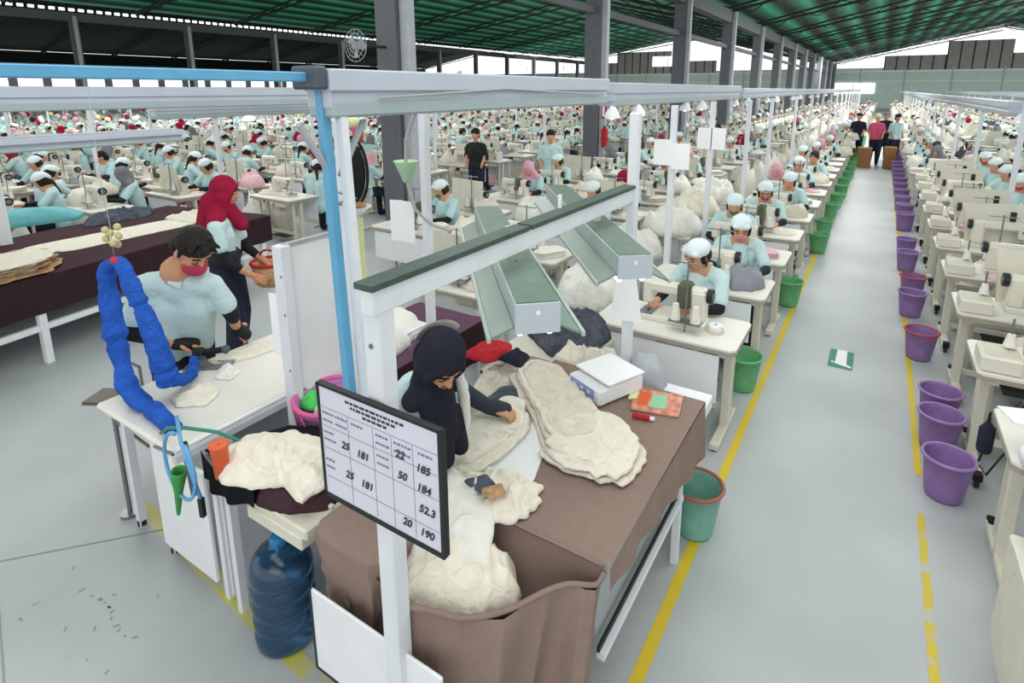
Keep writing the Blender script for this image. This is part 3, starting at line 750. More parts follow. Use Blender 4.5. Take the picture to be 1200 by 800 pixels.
def drape(u, w):
    uu = .36 + .64 * u; p = rimp(uu); out = V((.70, -.70, 0)) if uu > .45 else V((.3, -.95, 0)); tg = V((.7, .7, 0))
    f = (1 - abs(math.sin(u * 7.2 + .5 + 1.1 * w))) * 1.1 + .4 * (1 - abs(math.sin(u * 17 + 3.0 * w)))
    amp = .02 + .13 * w ** .8 * (1 - .75 * max(0, u - .72) / .28)
    q = p + out * (amp * f * min(1, .35 + u * 2) - .03 * w) + tg * (.16 * w * (.5 - u)); L = .74 * (1 if u < .86 else 1 - (u - .86) / .14 * .87)
    q.z = p.z - L * w; return tuple(q)
b.grid(160, 34, drape, 'cloth_brown')
b.tube([tuple(rimp(.36 + .64 * k / 40) + V((.005, -.005, .006))) for k in range(41)], .010, 'cloth_brown', 6)
bt(b, 'front_drape')
# rounded brown bulge over the left corner
b = MB()
def bulge(u, w):
    a = u * 2 * PI; k = min(1, w * 2.2); ca, sa = math.cos(a), math.sin(a)
    x = -1.475 + .185 * k * math.copysign(abs(ca) ** .45, ca); y = 1.265 + .155 * k * math.copysign(abs(sa) ** .45, sa); d = max(0, w - .455) / .545
    z = .805 - .36 * d - .012 * k ** 6; f = fold(a * .35, z * 1.2, 9, 5)
    x += (.035 * (f - .4) - .03 * d) * k * math.copysign(1, ca) * (.4 + d); y += (.045 * (f - .4)) * k * math.copysign(1, sa) * (.3 + d) - .01 * d
    return (x, y, z + .012 * (fold(x, y, 4, 7) - .5) * (1 - d))
b.grid(96, 36, bulge, 'cloth_brown')
bt(b, 'corner_drape')

# posts and rail above the table
PN = thing('rail_stand', 'white square post carrying a dark green topped rail over the brown table', 'frame', (-1.14, 1.05, 0))
b = MB(); b.box((-.0, 0, .94), (.065, .065, 1.90), 'post_white', r=.006); b.cyl((.0, -.034, 1.82), (0, -.037, 1.82), .008, 'steel', n=8); b.cyl((.0, -.034, 1.70), (0, -.037, 1.70), .008, 'steel', n=8); b.box((0, 0, .01), (.10, .10, .02), 'post_white'); b.build('post', PN)
b = MB(); b.box((.02, 1.87, 1.1125), (.055, .055, 2.225), 'post_white', r=.006); b.v = [(x, y, z * (2.28 / 2.225)) for x, y, z in b.v]; b.build('post', PN)
b = MB(); b.box((.01, .94, 1.835), (.05, 1.98, .075), 'post_white', r=.004); b.build('rail', PN)
b = MB(); b.box((.01, .34, 1.882), (.07, .80, .018), 'rail_green'); b.box((.01, 1.32, 1.882), (.07, 1.12, .018), 'rail_green'); b.build('rail_cover', PN)
b = MB(); b.box((0, .72, 1.885), (.075, .05, .006), 'post_white'); b.cyl((-.02, 1.1, 1.89), (-.02, 1.1, 1.95), .009, 'white', n=10); b.build('clip', PN)

def fixture(label, p, q, z=1.74):
    p, q = V((*p, z)), V((*q, z)); d = q - p; L = d.length; a = math.atan2(d.y, d.x)
    t = thing('light_fixture', label, 'light fixture', tuple(p), a, 'trough light fixtures over the sorting table')
    b = MB(); b.box((L / 2, 0, -.05), (L, .145, .10), 'fixture_pale', r=.006); b.box((L / 2, 0, .001), (L - .01, .135, .004), 'fixture_green'); b.build('housing', t)
    b = MB(); b.box((-.003, 0, -.05), (.008, .146, .10), 'fixture_end'); b.cyl((-.006, .0, -.03), (-.010, .0, -.03), .008, 'white', n=10); b.build('end_cap', t)
    for s in (-1, 1):
        b = MB(); b.add([(.02, s * .073, -.09), (L, s * .073, -.09), (L, s * .155, -.13), (.02, s * .155, -.13), (.02, s * .075, -.084), (L, s * .075, -.084), (L, s * .158, -.122), (.02, s * .158, -.122)], [(0, 1, 2, 3), (4, 5, 6, 7), (2, 3, 7, 6), (0, 3, 7, 4), (1, 2, 6, 5)], 'reflector'); b.box((L / 2, s * .156, -.122), (L - .02, .012, .016), 'fixture_pale'); b.build('reflector', t)
        b = MB(); b.cyl((.05, s * .05, -.118), (L - .05, s * .05, -.118), .013, 'glow', n=10); b.build('tube', t)
    b = MB(); b.cyl((.45, 0, 0), (.45, 0, .004), .006, 'dark', n=8); b.build('bolt', t)
    b = MB(); b.box((.62, 0, .05), (.03, .03, .1), 'post_white'); b.build('hanger', t)
fixture('green topped trough light slung below the rail nearest the woman in black', (-.86, 1.455), (-1.88, 2.60))
fixture('green topped trough light slung below the rail beside the far white post', (-.79, 2.12), (-1.90, 3.47))

# sign board
SG = thing('sign_board', 'framed white production chart with handwritten numbers fixed to the near post', 'sign', (-1.12, 1.0, 1.345))
b = MB(); b.box((0, 0, 0), (.475, .012, .375), 'board_face', r=.003); b.build('board', SG)
b = MB()
for c, d in (((0, 0, .19), (.485, .018, .010)), ((0, 0, -.19), (.485, .018, .016)), ((-.24, 0, 0), (.010, .018, .385)), ((.24, 0, 0), (.012, .022, .385))): b.box(c, d, 'dark')
b.build('frame', SG)
b = MB()
for k, (x0, x1, z) in enumerate([(-.12, .10, .165), (-.10, .08, .150), (-.05, .04, .135)]):
    x = x0
    while x < x1:
        w = random.uniform(.006, .02); b.box((x + w / 2, -.0072, z), (w, .001, .007), 'ink'); x += w + .005
rows = [.10, .075, .035, .01, -.06, -.085]
for col, (x0, w0, hs) in enumerate([(-.225, .04, (1, 1, 1, 1, 1, 1)), (-.17, .05, (1, 1, 0, 0, 0, 0)), (-.10, .05, (1, 0, 0, 0, 0, 0)), (.0, .05, (1, 1, 1, 1, 0, 0)), (.07, .06, (1, 1, 0, 0, 0, 0)), (.16, .05, (1, 0, 0, 0, 0, 0))]):
    for z, h_ in zip(rows, hs):
        if not h_: continue
        x = x0
        while x < x0 + w0:
            w = random.uniform(.005, .014); b.box((x + w / 2, -.0072, z), (w, .001, .006), 'ink_soft'); x += w + .004
for z in (.118, .055, -.02, -.12): b.box((0, -.0068, z), (.455, .0006, .0012), 'ink_soft')
for x in (-.115, -.012, .06, .14): b.box((x, -.0068, -.03), (.0012, .0006, .29), 'ink_soft')
b.build('printed_rows', SG)
def text(s, x, z, size, parent, m='ink', y=-.0085, rx=PI / 2, name='handwritten_number'):
    cu = bpy.data.curves.new('t', 'FONT'); cu.body = s; cu.size = size; cu.extrude = .0004; cu.shear = .25; cu.offset = size * .02
    o = bpy.data.objects.new('t', cu); COL.objects.link(o); dg = bpy.context.evaluated_depsgraph_get()
    me = bpy.data.meshes.new_from_object(o.evaluated_get(dg)); bpy.data.objects.remove(o)
    me.materials.clear(); me.materials.append(MATS[m]); me.name = name
    o = bpy.data.objects.new(name, me); COL.objects.link(o); o.parent = parent; o.location = (x, y, z); o.rotation_euler = (rx, 0, 0); return o
for s, x, z in (('25', -.15, .005), ('181', -.085, .0), ('25', -.14, -.09), ('181', -.075, -.095), ('22', .075, .06), ('185', .15, .045), ('50', .08, -.005), ('184', .15, -.015), ('52.3', .155, -.08), ('20', .09, -.15), ('190', .155, -.155)):
    text(s, x, z, .034, SG)

# things on the brown table
o = tag(MB().grid(26, 26, lambda u, w: (0, 0, 0), 'paper').build('tmpx')); kill(o)
def flat_poly(name, label, cat, poly, z, t, m):
    b = MB(); b.prism(poly, z, z + t, m); return tag(b.build(name), label, cat)
PAP = [(-1.6, 2.48), (-1.37, 2.35), (-1.14, 2.02), (-1.07, 1.79), (-1.04, 1.58), (-1.16, 1.56), (-1.38, 1.56), (-1.44, 1.85), (-1.48, 2.24)]
flat_poly('marker_paper', 'sheet of white marker paper lying under the cream panels on brown table', 'paper', PAP, .8035, .002, 'paper')
def pile(name, label, polys, seed, n, z, mats, grp='piles of cut cream garment panels on the sorting table', **kw):
    t = thing(name, label, 'fabric pile', (0, 0, 0), 0, grp)
    c = (sum(q[0] for q in polys) / len(polys), sum(q[1] for q in polys) / len(polys)); t.location = (*c, z)
    layers(t, [(x - c[0], y - c[1]) for x, y in polys], 0, n, seed, mats, **kw); return t
CC = ['cloth_cream', 'cloth_cream2', 'cloth_cream']
pile('garment_pile', 'flat stack of cream panels under the gloved hand of the woman in black', [(-1.56, 1.62), (-1.53, 1.95), (-1.47, 2.22), (-1.34, 2.2), (-1.26, 2.05), (-1.26, 1.85), (-1.30, 1.66), (-1.40, 1.58)], 11, 6, .806, CC, sc=12, ang=.5)
pile('garment_pile', 'long folded cream trouser panels running from the back edge to the table centre', [(-1.61, 2.48), (-1.58, 2.66), (-1.42, 2.66), (-1.18, 2.46), (-1.0, 2.31), (-0.94, 2.14), (-1.01, 1.96), (-1.11, 2.0), (-1.26, 2.16), (-1.42, 2.3)], 12, 8, .806, CC, sc=16, ang=.75)
pile('garment_pile', 'spread cream panels fanned out toward the aisle edge of the brown table', [(-1.11, 1.95), (-1.13, 2.17), (-1.04, 2.34), (-0.88, 2.33), (-0.74, 2.21), (-0.72, 2.04), (-0.75, 1.93), (-0.80, 1.97), (-0.83, 1.90), (-0.88, 1.93), (-0.98, 1.90), (-1.06, 1.91)], 13, 7, .806, CC, sc=12, ang=.6)
GC = 'piles of cut cream garment panels on the sorting table'
cloth_thing('garment', 'crumpled cream garment in the middle of the brown table with a grey lining showing', 'garment', [(-1.38, 1.58), (-1.26, 1.72), (-1.13, 1.76), (-1.02, 1.74), (-.96, 1.66), (-.98, 1.56), (-1.04, 1.50), (-1.13, 1.48), (-1.28, 1.46)], .81, .12, 21, 'cloth_cream', GC, sc=15, base=.3, edge=.2, nr=40, na=120)
b = crumple(MB(), [(-1.26, 1.55), (-1.20, 1.63), (-1.13, 1.60), (-1.16, 1.53)], .87, .03, 4, 'cloth_denim'); crumple(b, [(-1.17, 1.54), (-1.12, 1.62), (-1.07, 1.58), (-1.10, 1.52)], .87, .03, 5, 'straw')
tag(b.build('lining_scrap'), 'grey and tan scrap lying on the crumpled cream garment', 'fabric scrap')
sag = lambda x, y: -.10 * max(0, min(1, (1.5 - y) / .25))
cloth_thing('garment', 'smooth white garment spilling over the near edge into the slung cloth', 'garment', [(-1.43, 1.5), (-1.40, 1.64), (-1.2, 1.60), (-1.07, 1.50), (-0.99, 1.34), (-1.1, 1.25), (-1.28, 1.27), (-1.4, 1.35)], .82, .09, 22, 'cloth_white', GC, sc=9, base=.5, sag=sag, nr=40, na=120)
t = cloth_thing('garment', 'twisted cream garment heaped in the slung cloth at the near table end', 'garment', [(-1.34, 1.27), (-1.28, 1.38), (-1.2, 1.46), (-1.09, 1.5), (-0.96, 1.48), (-0.88, 1.39), (-0.88, 1.33), (-0.93, 1.27), (-0.97, 1.21), (-1.04, 1.18), (-1.12, 1.15), (-1.22, 1.14)], .66, .22, 23, 'cloth_cream', GC, sc=8, base=.5, edge=.08, nr=50, na=150)
for k, pts in enumerate([[(-1.25, 1.2), (-1.15, 1.15), (-1.05, 1.16), (-.95, 1.2), (-.9, 1.27)], [(-1.22, 1.32), (-1.13, 1.26), (-1.05, 1.24), (-.98, 1.3), (-.97, 1.4)], [(-1.28, 1.26), (-1.2, 1.24), (-1.14, 1.2)], [(-1.1, 1.4), (-1.04, 1.33), (-1.02, 1.25)]]):
    pass
cloth_thing('garment', 'loose cream garments bunched at the back edge beside the woman in black', 'garment', [(-1.86, 2.41), (-1.87, 2.6), (-1.69, 2.68), (-1.58, 2.56), (-1.56, 2.36), (-1.6, 2.2), (-1.7, 2.16)], .70, .17, 24, 'cloth_cream2', GC, sc=14, base=.4)
b = crumple(MB(), [(-1.98, 2.45), (-1.95, 2.68), (-1.80, 2.74), (-1.72, 2.60), (-1.8, 2.45)], .84, .08, 25, 'cloth_red', sc=12); tag(b.build('red_cloth'), 'bright red cloth on the cream garments behind the woman in black', 'cloth')
b = crumple(MB(), [(-1.75, 2.50), (-1.72, 2.66), (-1.60, 2.62), (-1.58, 2.48)], .86, .06, 26, 'hijab', sc=12); tag(b.build('dark_cloth'), 'charcoal cloth lying beside the bright red cloth', 'cloth')
b = crumple(MB(), [(-1.62, 2.1), (-1.62, 2.35), (-1.50, 2.45), (-1.44, 2.3), (-1.5, 2.1)], .79, .05, 27, 'cloth_denim', sc=12); tag(b.build('dark_cloth'), 'dark grey cloth folded at the back corner near the gloved hand', 'cloth')

# digital scale
a = math.atan2(2.76 - 2.51, -1.22 + 1.30)
SC = thing('weighing_scale', 'white digital weighing scale with flat tray on the brown table', 'scale', (-1.11, 2.62, .803), math.radians(-24))
b = MB(); b.box((0, .02, .05), (.25, .27, .09), 'white', r=.012); b.box((0, -.135, .05), (.25, .06, .09), 'white', r=.01); b.build('body', SC)
b = MB(); b.box((0, .02, .115), (.27, .26, .014), 'paper', r=.005); b.box((0, .02, .10), (.10, .10, .02), 'steel'); b.build('tray', SC)
b = MB(); b.box((-.01, -.166, .06), (.19, .004, .05), 'lcd'); b.build('display', SC)
for x in (-.065, -.01, .045): text('88', x - .018, .050, .026, SC, 'paper', y=-.169, name='display_digit')
# booklet, marker
b = MB(); b.prism([(-0.98, 2.70), (-0.73, 2.76), (-0.69, 2.55), (-0.92, 2.49)], .804, .812, 'comic')
b.prism([(-0.87, 2.69), (-0.80, 2.71), (-0.77, 2.58), (-0.85, 2.56)], .812, .8135, 'comic_green'); b.prism([(-0.94, 2.68), (-0.88, 2.695), (-0.86, 2.56), (-.91, 2.55)], .812, .8132, 'cloth_orange')
b.prism([(-0.985, 2.66), (-0.95, 2.70), (-0.93, 2.60), (-.97, 2.58)], .804, .8135, 'cloth_yellow'); tag(b.build('booklet'), 'colourful orange and green booklet at the far corner of the brown table', 'booklet')
t = thing('marker_pen', 'fat red marker pen beside the colourful booklet', 'pen', (-.84, 2.445, .817), math.radians(12))
b = MB(); b.cyl((-.05, 0, 0), (.035, 0, 0), .013, 'cloth_red'); b.build('barrel', t); b = MB(); b.cyl((.036, 0, 0), (.058, 0, 0), .010, 'white'); b.build('cap', t)
# white box and grey bag behind
b = MB(); b.box((-.82, 2.96, .66), (.36, .18, .08), 'white', r=.006); tag(b.build('white_box'), 'low white box shelf at the far end of the brown table', 'box')
b = crumple(MB(), [(-1.10, 2.86), (-1.16, 3.08), (-1.02, 3.14), (-.90, 3.02), (-.89, 2.86), (-.98, 2.82)], .70, .22, 31, 'cloth_cream2', sc=6, base=.7, p=3); b.mats = ['col_light']; tag(b.build('grey_bag'), 'soft grey bag slumped against the far white post', 'bag')
b = MB(); b.add([(-.055, -.04, 1.38), (.055, -.04, 1.38), (.10, -.045, 1.12), (-.09, -.05, 1.10), (-.055, -.044, 1.38), (.055, -.044, 1.38), (.10, -.049, 1.12), (-.09, -.054, 1.10)], [(0, 1, 2, 3), (7, 6, 5, 4), (0, 3, 7, 4), (1, 2, 6, 5)], 'paper')
tag(b.build('paper_notice', None, (-1.12, 2.92, 0)), 'blank white paper notice taped round the far white post', 'notice')

# ------------------------------------------------------------------ man's cutting table
CT = thing('cutting_table', 'white cutting table with rounded edge and grey underside before the man', 'table', (-2.98, 1.9, 0))
def ct(b, name): b.v = [(x + 2.98, y - 1.9, z) for x, y, z in b.v]; return b.build(name, CT)
b = MB(); b.box((-2.955, 1.95, .78), (.75, 1.72, .035), 'tabletop', r=.012); ct(b, 'tabletop')
b = MB(); b.box((-2.575, 1.95, .745), (.03, 1.72, .05), 'post_white', r=.01); b.cyl((-2.55, 1.09, .80), (-2.55, 2.8, .80), .012, 'white'); b.cyl((-2.72, 1.085, .77), (-2.55, 1.085, .79), .007, 'steel', n=8); ct(b, 'edge_rail')
b = MB(); b.box((-2.72, 2.1, .45), (.02, 1.3, .55), 'panel_grey'); ct(b, 'inner_panel')
b = MB(); b.box((-2.72, 1.17, .37), (.48, .02, .60), 'white', r=.004); ct(b, 'end_panel')
for x, y in ((-3.3, 1.2), (-3.3, 2.7), (-2.65, 2.7), (-2.94, 1.2)):
    b = MB(); b.box((x, y, .38), (.04, .04, .76), 'post_white'); b.cyl((x, y, 0), (x, y, .03), .025, 'dark'); ct(b, 'leg')
cloth_thing('fabric_scrap', 'ring of cream fabric scrap on the white cutting table', 'fabric scrap', [(-3.06, 1.32), (-3.13, 1.44), (-3.03, 1.53), (-2.87, 1.49), (-2.80, 1.38), (-2.92, 1.29)], .80, .045, 41, 'cloth_cream', sc=16, base=.2)
cloth_thing('fabric_scrap', 'small white fabric scrap in the middle of the white cutting table', 'fabric scrap', [(-3.13, 1.63), (-3.16, 1.71), (-3.0, 1.69), (-2.95, 1.6), (-3.04, 1.56)], .80, .045, 42, 'cloth_white', sc=18, base=.2)
cloth_thing('fabric_strip', 'long cream fabric strip at the man side of the cutting table', 'fabric strip', [(-3.30, 1.60), (-3.28, 2.0), (-3.08, 2.1), (-3.10, 1.85), (-3.20, 1.58)], .80, .02, 43, 'cloth_cream', sc=14, base=.3)
cloth_thing('fabric_scrap', 'cream scraps by the hanging papers on the cutting table', 'fabric scrap', [(-3.0, 2.0), (-2.95, 2.2), (-2.8, 2.15), (-2.75, 1.95), (-2.88, 1.9)], .80, .04, 44, 'cloth_cream', sc=18, base=.2)
# cloth cutter
K = thing('fabric_cutter', 'black hand-held electric fabric cutter on the cutting table under the glove', 'cutter', (-3.26, 1.60, .80), math.radians(40))
b = MB(); b.box((.05, 0, .006), (.26, .10, .010), 'steel', r=.003); b.build('base_plate', K)
b = MB(); b.cyl((0, 0, .05), (0, 0, .11), .035, 'dark'); b.cyl((-.02, 0, .085), (.14, .0, .10), .022, 'black', r1=.018); b.ball((.15, 0, .10), .026, 'blue_dark'); b.build('motor', K)
b = MB(); b.cyl((.02, -.035, .045), (.02, -.030, .045), .038, 'steel', n=20); b.build('blade', K)
# blue fabric-covered hose: two strands
BH = thing('hanging_hose', 'bright royal blue fabric-sleeved air hose looped from a string beside the man', 'hose', (-3.2, 1.25, 1.56))
def strand(pts, r):
    out = []; rs = []
    n = 90
    for k in range(n + 1):
        f = k / n * (len(pts) - 1); i = min(int(f), len(pts) - 2); t = f - i
        P = [V(pts[max(i - 1, 0)]), V(pts[i]), V(pts[i + 1]), V(pts[min(i + 2, len(pts) - 1)])]
        q = .5 * ((2 * P[1]) + (-P[0] + P[2]) * t + (2 * P[0] - 5 * P[1] + 4 * P[2] - P[3]) * t * t + (-P[0] + 3 * P[1] - 3 * P[2] + P[3]) * t ** 3)
        rr = r[i] * (1 - t) + r[i + 1] * t; rr *= .78 * (1 + .22 * noise.noise(V((k * .16, 7, pts[0][0] * 3))) + .07 * noise.noise(V((k * .6, 2, 1))) - .38 * max(0, math.sin(k * .17 + 1)) ** 24)
        out.append(q - V((-3.2, 1.25, 1.56))); rs.append(rr)
    return out, rs
p, r = strand([(-3.26, 1.25, 1.54), (-3.345, 1.25, 1.49), (-3.38, 1.25, 1.42), (-3.36, 1.24, 1.26), (-3.33, 1.23, 1.10), (-3.28, 1.22, .97), (-3.22, 1.2, .90), (-3.10, 1.19, .85), (-2.93, 1.19, .835), (-2.70, 1.17, .82)], [.03, .05, .055, .065, .085, .05, .065, .06, .058, .045])
b = MB(); b.tube(p, r, 'cloth_blue', 14); b.build('hose_sleeve', BH)
p, r = strand([(-3.24, 1.25, 1.55), (-3.17, 1.25, 1.53), (-3.10, 1.25, 1.42), (-3.04, 1.26, 1.30), (-2.99, 1.27, 1.15), (-2.97, 1.28, 1.02), (-2.98, 1.30, .93)], [.03, .045, .055, .06, .062, .075, .065])
b = MB(); b.tube(p, r, 'cloth_blue', 14); b.build('hose_sleeve', BH)
p, r = strand([(-2.98, 1.30, .93), (-3.05, 1.42, .87), (-3.14, 1.5, .86), (-3.24, 1.56, .87)], [.045, .04, .04, .03]); b = MB(); b.tube(p, r, 'cloth_blue', 12); b.build('hose_sleeve', BH)
b = MB(); b.tube([(-.05, 0, 0), (-.04, 0, .18), (-.07, .0, .34), (-.03, 0, .95)], .0018, 'hose_grey', 6); b.build('string', BH)
b = MB()
for k in range(7): b.ball((-.04 + .035 * math.sin(k * 2.4), .02 * math.cos(k * 2), .07 + .016 * k), (.022, .018, .02), 'brass', 8)
b.ball((.0, -.02, .0), (.035, .02, .022), 'mask_red', 8); b.build('hook', BH)
b = MB(); b.tube([(-2.72, 1.12, .82), (-2.6, 1.1, .90), (-2.48, 1.12, .93), (-2.38, 1.2, .90), (-2.33, 1.3, .80), (-2.36, 1.32, .66)], .008, 'green_sign', 8); tag(b.build('air_hose'), 'thin dark green air hose arching over the edge of the cutting table', 'hose')
b = MB(); pts = [(-2.38 + .0 + .13 * math.cos(t) * .9, 1.03, .83 + .155 * math.sin(t)) for t in [PI * .5 + 2 * PI * k / 30 for k in range(28)]]
b.tube(pts, .008, 'hose_blue', 8); b.tube([(-2.50, 1.10, .99), (-2.36, 1.04, .95), (-2.30, 1.04, .80), (-2.28, 1.05, .70)], .008, 'hose_blue', 8); tag(b.build('air_hose'), 'pale blue air hose coiled in a ring at the corner of the cutting table', 'hose')
b = MB(); b.cyl((-2.42, 1.08, .90), (-2.34, 1.05, .86), .012, 'dark'); b.cyl((-2.34, 1.05, .87), (-2.30, 1.04, .72), .016, 'blue_dark'); b.box((-2.28, 1.05, .66), (.02, .02, .09), 'dark', rz=.3); tag(b.build('air_gun'), 'dark air gun fitting hung inside the blue hose ring', 'air gun')
b = MB(); b.lathe((-2.22, 1.12, .79), [(.004, 0), (.028, .0), (.036, .14), (.040, .145), (.040, .155), (.030, .155), (.004, .15)], 'orange', 20); tag(b.build('orange_cup'), 'orange plastic cup at the corner beside the black bag', 'cup')
b = MB(); b.lathe((0, 0, 0), [(.004, -.22), (.008, -.21), (.018, -.08), (.032, .02), (.030, .04), (.024, .035), (.014, -.08), (.003, -.2)], 'green_plastic', 16, M=Matrix.Translation(V((-2.40, 1.03, .77))) @ Matrix.Rotation(.25, 4, 'Y')); tag(b.build('green_funnel'), 'slim green plastic funnel hanging below the blue hose ring', 'funnel')
b = MB(); b.box((-2.10, 1.42, .81), (.14, .05, .04), 'green_bright', rz=.5, r=.01); tag(b.build('green_case'), 'bright green case poking out behind the black bag', 'case')
# swivel plate stand left of table
ST = thing('tool_stand', 'thin metal stand with a brown square plate at the end of the cutting table', 'stand', (-3.44, 1.2, 0))
b = MB(); b.box((0, 0, .75), (.20, .15, .012), 'brown_plate', rz=.5); b.box((0, 0, .742), (.21, .16, .006), 'steel', rz=.5); b.build('plate', ST)
b = MB(); b.cyl((0, 0, .02), (0, 0, .745), .012, 'steel'); b.cyl((.10, .12, .4), (.10, .12, .90), .008, 'steel'); b.cyl((.10, .12, .90), (.05, .10, .92), .008, 'steel'); b.cyl((0, 0, .6), (.12, .1, .42), .008, 'steel'); b.box((-.02, -.02, .69), (.09, .04, .05), 'dark', r=.01); b.build('pole', ST)
b = MB(); b.cyl((0, 0, 0), (0, 0, .02), .05, 'steel', n=20); b.build('base', ST)

# white board partition, papers, pink basket
BD = thing('partition_board', 'tall white partition board with grey post standing on the cutting table', 'board', (-2.45, 1.65, 0))
b = MB(); b.box((0, 0, 1.14), (.07, .06, 1.02), 'post_white', r=.005)
for z in (.75, 1.0, 1.3, 1.5): b.cyl((.03, -.032, z), (.03, -.036, z), .006, 'steel', n=8)
b.build('post', BD)
b = MB(); b.box((.0, .22, 1.14), (.02, .40, 1.0), 'white', r=.003); b.box((0, .22, 1.645), (.03, .42, .02), 'col_light'); b.build('panel', BD)
for k, (x, z) in enumerate([(-.11, 1.20), (-.085, 1.17)]):
    b = MB(); b.box((x, .02 + .02 * k, z), (.09, .004, .34), 'paper', rz=.25); b.build('paper_sheet', BD)
BK = thing('laundry_basket', 'pink plastic basket full of bright fabric behind the chart board', 'basket', (-2.26, 1.74, .55))
b = MB(); b.lathe((0, 0, 0), [(.002, .005), (.13, .005), (.15, 0), (.185, .27), (.20, .28), (.20, .30), (.185, .30), (.175, .27), (.14, .02)], 'lilac', 28); b.build('body', BK)
b = MB(); b.tube([(.195 * math.cos(2 * PI * k / 28), .195 * math.sin(2 * PI * k / 28), .30) for k in range(28)], .013, 'pink_plastic', 8, closed=True)
for k in range(12):
    a = 2 * PI * k / 12; b.tube([(.2 * math.cos(a), .2 * math.sin(a), .29), (.182 * math.cos(a + .15), .182 * math.sin(a + .15), .18)], .006, 'pink_plastic', 6)
b.build('rim', BK)
for k, (m_, dx, dy) in enumerate([('green_bright', -.08, -.04), ('cloth_pink', .03, .06), ('cloth_white', .05, -.06), ('lilac', -.02, .08)]):
    b = crumple(MB(), [(-2.28 + dx + .09 * math.cos(a), 1.76 + dy + .09 * math.sin(a)) for a in [k2 * PI / 5 for k2 in range(10)]], .79, .09, 60 + k, m_, sc=18, base=.4, nr=12, na=40)
    tag(b.build('fabric_bundle'), ['bright green fabric bundle in the pink basket', 'rose pink fabric bundle in the pink basket', 'white fabric bundle in the pink basket', 'lilac fabric bundle in the pink basket'][k], 'fabric bundle')
b = MB(); b.box((-2.28, 1.76, .532), (.5, .5, .03), 'tabletop'); 
for x in (-2.5, -2.06):
    for y in (1.54, 1.98): b.box((x, y, .26), (.03, .03, .52), 'post_white')
tag(b.build('low_table'), 'low white shelf table carrying the pink basket', 'table')

# drawer table with black bag
DT = thing('drawer_table', 'cream metal drawer table holding the black bag above the water bottle', 'table', (-2.0, 1.3, 0))
b = MB(); b.box((-.09, .08, .68), (.70, .44, .05), 'cream', r=.008); b.box((.155, .0, .715), (.20, .02, .02), 'cream', r=.004); b.build('tabletop', DT)
b = MB(); b.box((.06, -.05, .64), (.36, .20, .06), 'cream', r=.006); b.build('drawer', DT)
for x, y in ((-.42, -.11), (-.42, .26), (.2, .26), (-.30, -.12)):
    b = MB(); b.box((x, y, .33), (.035, .035, .66), 'post_white'); b.build('leg', DT)
b = MB(); b.box((-.40, .08, .33), (.012, .38, .62), 'white'); b.box((-.1, .27, .33), (.6, .012, .62), 'col_light'); b.build('side_panel', DT)
BG = thing('cloth_bag', 'open black cloth bag heaped with cream fabric on the drawer table', 'bag', (-2.1, 1.3, .705))
po = [(-2.46, 1.14), (-2.45, 1.34), (-2.36, 1.50), (-2.16, 1.58), (-1.92, 1.50), (-1.74, 1.37), (-1.78, 1.24), (-1.87, 1.16), (-2.10, 1.06), (-2.3, 1.08)]
po = [(x * .93 - .16, y * .93 + .145) for x, y in po]
b = crumple(MB(), [(x + 2.1, y - 1.3) for x, y in po], -.004, .125, 51, 'blackcloth', sc=5, base=.7, p=8); b.build('bag_body', BG)
b = crumple(MB(), [(.04, -.16), (.06, .0), (.32, .10), (.34, -.02), (.22, -.12)], -.004, .11, 52, 'cloth_maroonbrown', sc=6, base=.7, p=5); b.build('bag_flap', BG)
cloth_thing('garment_pile', 'cream fabric heaped inside the open black cloth bag', 'fabric pile', [(-2.36, 1.14), (-2.37, 1.34), (-2.24, 1.46), (-2.02, 1.50), (-1.84, 1.40), (-1.77, 1.27), (-1.78, 1.16), (-1.90, 1.22), (-2.02, 1.13), (-2.15, 1.08)], .80, .13, 53, 'cloth_cream', sc=12, base=.45, edge=.1, nr=40, na=120)
b = MB()
def flap(u, w):
    x = -2.44 + .40 * u; return (x, 1.15 - .03 * math.sin(u * PI) + .012 * math.sin(u * 17) * w, .82 - .02 * math.sin(u * 3) - .15 * w + .03 * u * w)
b.grid(30, 8, flap, 'blackcloth'); b.v = [(x + 2.1, y - 1.3, z - .705) for x, y, z in b.v]; b.build('bag_side', BG)

# water bottle
WB = thing('water_bottle', 'large translucent blue water bottle on the floor under the drawer table', 'bottle', (-2.02, 1.215, 0))
prof = [(.005, .02), (.09, .012), (.118, .0), (.130, .02)]
z = .03
for k in range(4):
    prof += [(.131, z), (.1335, z + .02), (.1335, z + .045), (.127, z + .062), (.124, z + .07)]; z += .078
prof += [(.131, z), (.132, z + .03), (.122, z + .07), (.095, z + .105), (.055, z + .125), (.032, z + .135), (.028, z + .16), (.005, z + .161)]
b = MB(); b.lathe((0, 0, 0), prof, 'bottle_blue', 40); b.build('body', WB)
b = MB(); b.lathe((0, 0, 0), [(.003, .03)] + [(r_ * .93, z_ + .012) for r_, z_ in prof[2:18]] + [(.003, .285)], 'water_fill', 32) if False else None
b = MB(); b.lathe((0, 0, z), [(.034, .135), (.036, .14), (.036, .17), (.030, .178), (.005, .18)], 'bottle_cap', 20); b.box((.03, -.02, z + .14), (.01, .02, .03), 'bottle_cap'); b.build('cap', WB)

